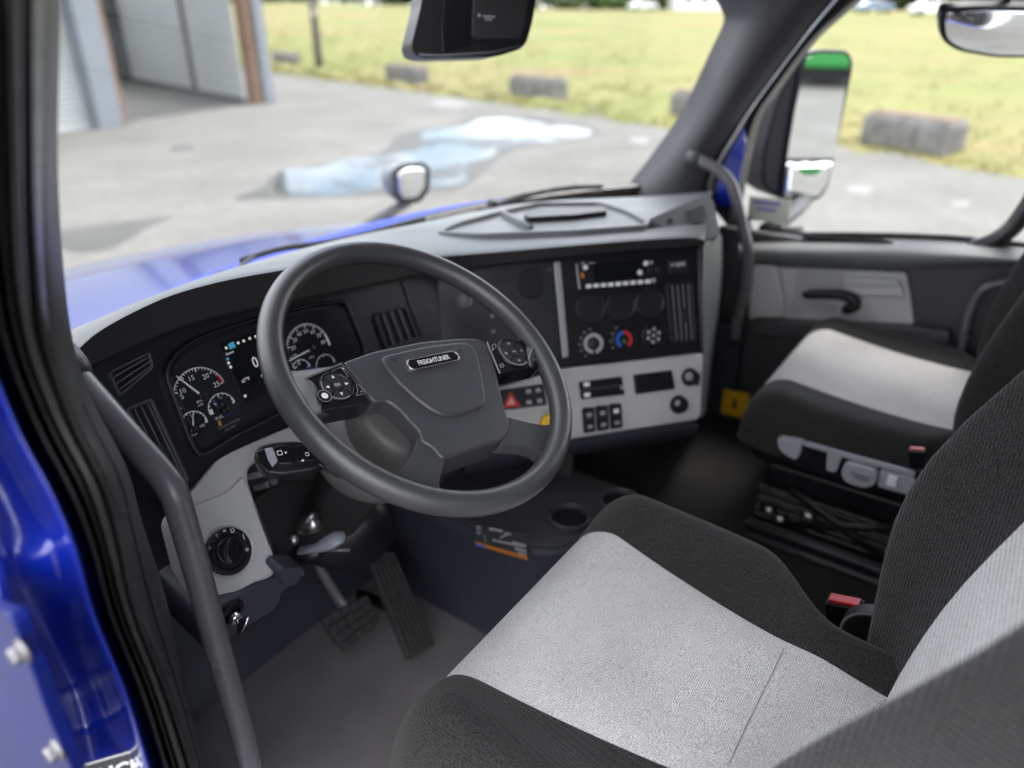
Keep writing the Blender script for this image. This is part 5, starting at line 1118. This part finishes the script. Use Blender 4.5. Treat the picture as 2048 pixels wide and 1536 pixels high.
# control strip along the left side of the passenger seat
cs = Face(A3(.272, 0, 0), A3(-1, 0, 0), A3(0, -1, 0), A3(0, 0, 1))
m_ctl = mat('control_grey', (.36, .36, .39), .4, var=(12, .85))
def spoly(nm, px, off, th, m, r=6, bev=.003): return fpoly(nm, cs, px, off, th, m, ps, bev, 3, r)
spoly('control_housing', [(1552, 872), (1640, 898), (1700, 918), (1830, 958), (1850, 1000), (1700, 968), (1620, 942), (1560, 912)], -.004, .03, m_black)
spoly('control_cover', [(1554, 876), (1606, 884), (1599, 912), (1590, 921), (1566, 908), (1556, 896)], .002, .02, m_ctl)
spoly('control_rail', [(1606, 884), (1690, 908), (1830, 946), (1828, 953), (1690, 916), (1607, 891)], .004, .01, m_ctl, 2, .001)
spoly('control_cover', [(1654, 900), (1686, 910), (1672, 946), (1652, 942)], .002, .02, m_ctl)
kb = spoly('seat_lever', [(1690, 924), (1757, 940), (1752, 972), (1728, 980), (1690, 968), (1680, 948)], .012, .02, m_ctl, 14, .006)
spoly('lever_inset', [(1700, 940), (1742, 951), (1736, 964), (1704, 957)], .0135, .004, m_silver, 8, .002)
spoly('switch_block', [(1760, 940), (1830, 958), (1826, 994), (1754, 974)], .004, .02, m_ctl)
spoly('seat_switch', [(1776, 950), (1796, 956), (1792, 976), (1772, 971)], .009, .01, m_white, 3, .002)
# suspension base
sb = [(1550, 1040), (1600, 950), (1810, 1000), (1790, 1150), (1535, 1075)]
boxp('suspension_base', (.34, -.66, FZ), (.84, -.24, 1.36), m_black, ps, .012)
boxp('suspension_top', (.36, -.66, 1.46), (.84, -.26, 1.52), m_black, ps, .012)
for s_, y in ((1, -.32), (-1, -.58)):
    for x in (.36, .82): link('scissor_arm', mesh(*g_tube([A3(x, y, 1.36), A3(x, -.45-(y+.45), 1.47)], .014, 8)), m_black, ps)
for z in (1.315, 1.35):
    link('slide_rail', mesh(*g_tube([A3(.335, -.24, z), A3(.335, -.7, z)], .009, 8)), m_trim, ps)
for (y, z) in ((-.27, 1.40), (-.30, 1.385), (-.36, 1.42)): link('steel_fitting', mesh(*g_tube([A3(.345, y, z), A3(.33, y-.03, z+.01)], [.009, .012], 10)), m_steel, ps)
boxp('air_bag', (.42, -.55, 1.362), (.76, -.34, 1.455), m_rubber, ps, .03)
for k in range(7): boxp('bellows_fold', (.35+.004*(k % 2), -.655, 1.365+k*.0135), (.83, -.25, 1.377+k*.0135), m_rubber, ps, .004)
# buckles
def buckle(px, x, label, sc=1.):
    o3 = PX(*px, x); o = thing('seat_belt_buckle', label, 'buckle', o3, 'seat belt buckles')
    up_ = A3(0, .25, .97); up_ /= np.linalg.norm(up_); sd = A3(0, 1, -.25); sd /= np.linalg.norm(sd); ax_ = (A3(1, 0, 0), sd, up_)
    link('buckle_body', mesh(*g_box(o3-up_*.035*sc, .026*sc, .052*sc, .07*sc, ax_)), m_gloss, o, bevel=.003)
    link('release_button', mesh(*g_box(o3+up_*.0015*sc, .017*sc, .042*sc, .006*sc, ax_)), m_red, o, bevel=.001)
    link('buckle_stalk', mesh(*g_tube([o3-up_*.07*sc, o3-up_*.13*sc+A3(0, -.02, 0), o3-up_*.2*sc+A3(0, -.05, 0)], .012*sc, 10, flat=(1.4, .5))), m_black, o)
buckle((1690, 1203), -.205, 'seat belt buckle with red button between driver cushion and backrest', 1.05)
buckle((1834, 898), .285, 'blurred seat belt buckle with red button on the passenger seat side', .6)
ar = thing('recliner_cover', 'round black recliner cover beside the driver seat hinge', 'seat hinge', PX(1735, 1262, -.24))
rf = Face(PX(1745, 1275, -.245), A3(-1, 0, 0), A3(0, -1, 0), A3(0, 0, 1))
link('hinge_disc', MB().add(*g_lathe([(.045, -.02), (.045, .0), (.04, .004), (.035, .002), (0, .002)], rf, (0, 0), 32)).mesh(), m_black_grain, ar, bevel=.001)
link('hinge_rim', MB().add(*g_arc(rf, (0, 0), .0425, .0455, 0, 360, .003, 40)).mesh(False), m_dim, ar)
# looped belt guide on the passenger rear pillar
bg_ = thing('belt_guide_loop', 'dark tubular loop behind the passenger seat by the door', 'handle', PX(1925, 720, .92))
link('loop_tube', mesh(*g_tube(spline([PX(x, y, .92) for x, y in ((1922, 735), (1926, 690), (1938, 630), (1958, 588), (1985, 570), (2030, 563), (2080, 560))], 30), .012, 12)), m_tube, bg_)
link('loop_foot', mesh(*g_box(PX(1922, 738, .93), .03, .05, .05)), m_trim, bg_, bevel=.006)

# ================================================================== MIRRORS, CAMERA, STICKER
def mir_n(p, out):
    i = (p-CAM)/np.linalg.norm(p-CAM); out = np.array(out, float)/np.linalg.norm(out); n = out-i; return n/np.linalg.norm(n)
mp_ = PD(1640, 250, 2.45)
oaz, oel = rad(176), rad(-7.3)
outd = A3(math.sin(oaz)*math.cos(oel), math.cos(oaz)*math.cos(oel), math.sin(oel))
n_m = mir_n(mp_, outd)
hM = np.cross(A3(0, 0, 1), n_m); hM /= np.linalg.norm(hM); hM = hM if hM@RT > 0 else -hM
MF = Face(mp_, n_m, hM, np.cross(n_m, hM))
dm = thing('door_mirror', 'tall black door mirror outside the passenger window', 'mirror', (1.06, mp_[1], 1.85))
hp = [(1606, 106), (1640, 98), (1696, 101), (1707, 118), (1706, 140), (1658, 372), (1642, 398), (1618, 404), (1566, 400), (1562, 385)]
fpoly('glass_frame', MF, hp, 0, .03, m_black, dm, .006, 3, 12)
bk = [(1606, 104), (1640, 100), (1650, 230), (1620, 404), (1566, 402), (1535, 382), (1524, 360), (1528, 300), (1555, 200), (1588, 125)]
fpoly('mirror_housing', MF, bk, -.012, .14, mat('mirror_housing_black', (.012, .012, .014), .6, spec=.3), dm, .03, 5, 22)
fpoly('main_glass', MF, [(1614, 112), (1640, 106), (1690, 108), (1699, 120), (1698, 142), (1668, 317), (1574, 317), (1590, 220)], .002, .003, m_mirror, dm)
# convex lower glass
cpts = rquad([(1573, 324), (1666, 323), (1652, 372), (1638, 392), (1616, 396), (1567, 392)], 8); cc = MF.px(1615, 360, .003)
rows = [[cc+(MF.px(*p, .003)-cc)*k+MF.n*(.007*(1-k*k)+.001) for p in cpts] for k in (1, .85, .7, .5, .3, .12, .02)]
link('wide_angle_glass', mesh(*g_loft(rows, True, True)), m_mirror, dm)
link('mirror_arm', mesh(*g_tube([MF.px(1610, 398, -.03), PX(1590, 420, 1.25), PX(1555, 446, 1.1), PX(1540, 460, 1.03)], [.03, .028, .03, .036], 12, flat=(.7, 1))), m_black_grain, dm)
link('arm_base', mesh(*g_tube([PX(1530, 470, 1.03), PX(1560, 462, 1.05), PX(1600, 466, 1.03)], .02, 10)), m_black_grain, dm)
# look-down convex mirror above the passenger window
lk = thing('look_down_mirror', 'wide convex mirror at the top right outside the passenger window', 'mirror', (1.12, -.5, 2.5))
lo = rquad([(1880, 20), (1950, 16), (2130, 20), (2150, 70), (2110, 112), (1990, 112), (1915, 98), (1884, 78)], 26)
lp0 = PX(2000, 65, 1.16); ln_ = mir_n(lp0, A3(.35, -.55, -.75)); lh = np.cross(A3(0, 0, 1), ln_); lh /= np.linalg.norm(lh); LKF = Face(lp0, ln_, lh, np.cross(ln_, lh))
lc = LKF.px(2010, 62)
rows = [[lc+(LKF.px(*p)-lc)*k+ln_*.03*(1-k*k) for p in lo] for k in (1, .9, .75, .55, .35, .15, .03)]
link('convex_glass', mesh(*g_loft(rows, True, True)), m_mirror_blur, lk)
loopring('mirror_rim', LKF, [(1877, 18), (1950, 12), (2133, 16), (2154, 70), (2112, 116), (1990, 116), (1913, 102), (1881, 80)], .006, .004, .02, m_black, lk, .002, 26, 70)
fpoly('mirror_back', LKF, [(1880, 20), (1950, 16), (2130, 20), (2150, 70), (2110, 112), (1990, 112), (1915, 98), (1884, 78)], -.006, .03, m_black, lk, .01, 3, 26)
link('bracket', mesh(*g_tube([lp0-ln_*.03, lp0+A3(-.03, 0, .05), A3(1.05, lp0[1], 2.58)], .01, 8)), m_black, lk)
# mirror on the hood
hm0 = PX(816, 366, 1.28); hn = mir_n(hm0, A3(.25, -1, -.42)); hh_ = np.cross(A3(0, 0, 1), hn); hh_ /= np.linalg.norm(hh_); hh_ = hh_ if hh_@RT > 0 else -hh_
HF = Face(hm0, hn, hh_, np.cross(hn, hh_))
hmir = thing('hood_mirror', 'small grey hood-mounted mirror seen through the windshield', 'mirror', PX(715, 460, 1.05))
fpoly('mirror_shell', HF, [(780, 340), (800, 330), (840, 326), (856, 336), (856, 378), (836, 402), (800, 406), (782, 392), (773, 362)], -.004, .07, mat('mirror_shell_grey', (.12, .13, .14), .45), hmir, .02, 4, 12)
fpoly('mirror_frame', HF, [(785, 343), (804, 328), (848, 324), (861, 336), (860, 380), (841, 406), (799, 409), (787, 390)], .0, .012, m_black, hmir, .003, 3, 10)
mc = HF.px(826, 366); lo = rquad([(795, 347), (808, 337), (844, 333), (852, 341), (851, 376), (835, 397), (804, 400), (796, 386)], 8)
rows = [[mc+(HF.px(*p, .002)-mc)*k+hn*.007*(1-k*k) for p in lo] for k in (1, .85, .65, .4, .15, .02)]
link('convex_glass', mesh(*g_loft(rows, True, True)), m_mirror, hmir)
link('mirror_stalk', mesh(*g_tube([HF.px(815, 404, -.03), PX(780, 425, 1.2), PX(735, 452, 1.1), PX(690, 476, 1.02)], [.03, .032, .036, .04], 12, flat=(.6, 1.1))), m_black_grain, hmir)

# windshield camera housing, hanging at the top
dn = A3(-.55, -.8, .12); dn /= np.linalg.norm(dn); dh = np.cross(A3(0, 0, 1), dn); dh /= np.linalg.norm(dh); dh = dh if dh@RT > 0 else -dh
DCF = Face(PD(950, 60, 1.45), dn, dh, np.cross(dn, dh))
dc = thing('windshield_camera', 'black camera housing hanging from the top centre of the windshield', 'camera', PD(950, -80, 1.5))
fpoly('camera_housing', DCF, [(852, -60), (842, 10), (822, 92), (828, 110), (850, 117), (985, 114), (1005, 110), (1042, 98), (1054, 84), (1066, 40), (1082, -60)], 0, .09, m_black, dc, .008, 4, 10)
fpoly('side_recess', DCF, [(892, -60), (884, 60), (886, 105), (940, 88), (944, 60), (950, -60)], .0015, .002, m_gloss, dc, .0008)
fpoly('front_cover', DCF, [(950, -60), (944, 60), (948, 78), (1040, 78), (1050, 50), (1064, -60)], .004, .006, m_black_grain, dc, .002, 3, 8)
fpoly('cover_notch', DCF, [(1058, 15), (1068, 15), (1060, 62), (1050, 62)], .005, .003, m_gloss, dc, .0005)
link('lower_edge', mesh(*g_tube([DCF.px(x, y, .002) for x, y in ((838, 110), (880, 113), (985, 106), (1040, 92))], .003, 8)), m_bluegrey, dc)
disc('lens_mark', DCF, DCF.ab(957, 31), [(.003, .004), (.003, .0048), (0, .0048)], m_dim, dc, 16)
for x0, y0, x1 in ((966, 31, 990), (970, 37, 984)): fpoly('print_line', DCF, [(x0, y0), (x1, y0+1), (x1, y0+4), (x0, y0+3)], .0046, .0005, m_dim, dc)
link('camera_mount', mesh(*g_box(DCF.px(960, -70, -.06), .1, .1, .2, (dh, dn, A3(0, 0, 1)))), m_black, dc, bevel=.01)
# sticker on the passenger window
stf = Face(A3(1.015, 0, 0), A3(-1, 0, 0), A3(0, -1, 0), A3(0, 0, 1))
stk_ = thing('window_sticker', 'pale green sticker with purple print in the passenger window corner', 'sticker', stf.px(1538, 418))
fpoly('sticker_sheet', stf, [(1499, 392), (1581, 399), (1576, 446), (1495, 440)], 0, .001, mat('sticker_green', (.5, .54, .45), .5), stk_)
m_pur = mat('purple_print', (.2, .17, .4), .5)
for q in ([(1506, 400), (1562, 405), (1560, 413), (1505, 408)], [(1512, 414), (1552, 418), (1551, 425), (1511, 421)]): fpoly('sticker_print', stf, q, .0008, .0004, m_pur, stk_)

# ------------------------------------------------------------------ green truck parked behind (seen in the door mirror)
gt_c = A3(*(mp_[:2]+outd[:2]/np.linalg.norm(outd[:2])*26), 0)
gtr = thing('green_truck', 'bright green truck reflected at the top of the passenger door mirror', 'truck', gt_c)
boxp('truck_bed', gt_c+A3(-1.25, -6, .62), gt_c+A3(1.25, -1.9, 3.4), m_green, gtr, .06)
boxp('truck_cab_body', gt_c+A3(-1.2, -1.8, .6), gt_c+A3(1.2, .0, 2.9), m_green, gtr, .12)
boxp('windscreen', gt_c+A3(-1.05, -.02, 1.9), gt_c+A3(1.05, .02, 2.7), m_carglass, gtr, .01)
boxp('chassis', gt_c+A3(-.9, -6, .35), gt_c+A3(.9, -.1, .61), m_black, gtr)
for y in (-.9, -4.2, -5.3):
    for s_ in (-1, 1):
        fc = Face(gt_c+A3(s_*1.0, y, .5), A3(s_, 0, 0), A3(0, 1, 0), A3(0, 0, 1)); wv = link('wheel', mesh(*g_lathe([(.5, -.16), (.52, -.1), (.52, .1), (.46, .14), (.28, .12), (.26, .06), (0, .06)], fc, (0, 0), 26)), m_tyre, gtr)
for s_ in (-.85, .85): boxp('headlight', gt_c+A3(s_-.16, .0, .95), gt_c+A3(s_+.16, .04, 1.15), m_white, gtr, .02)
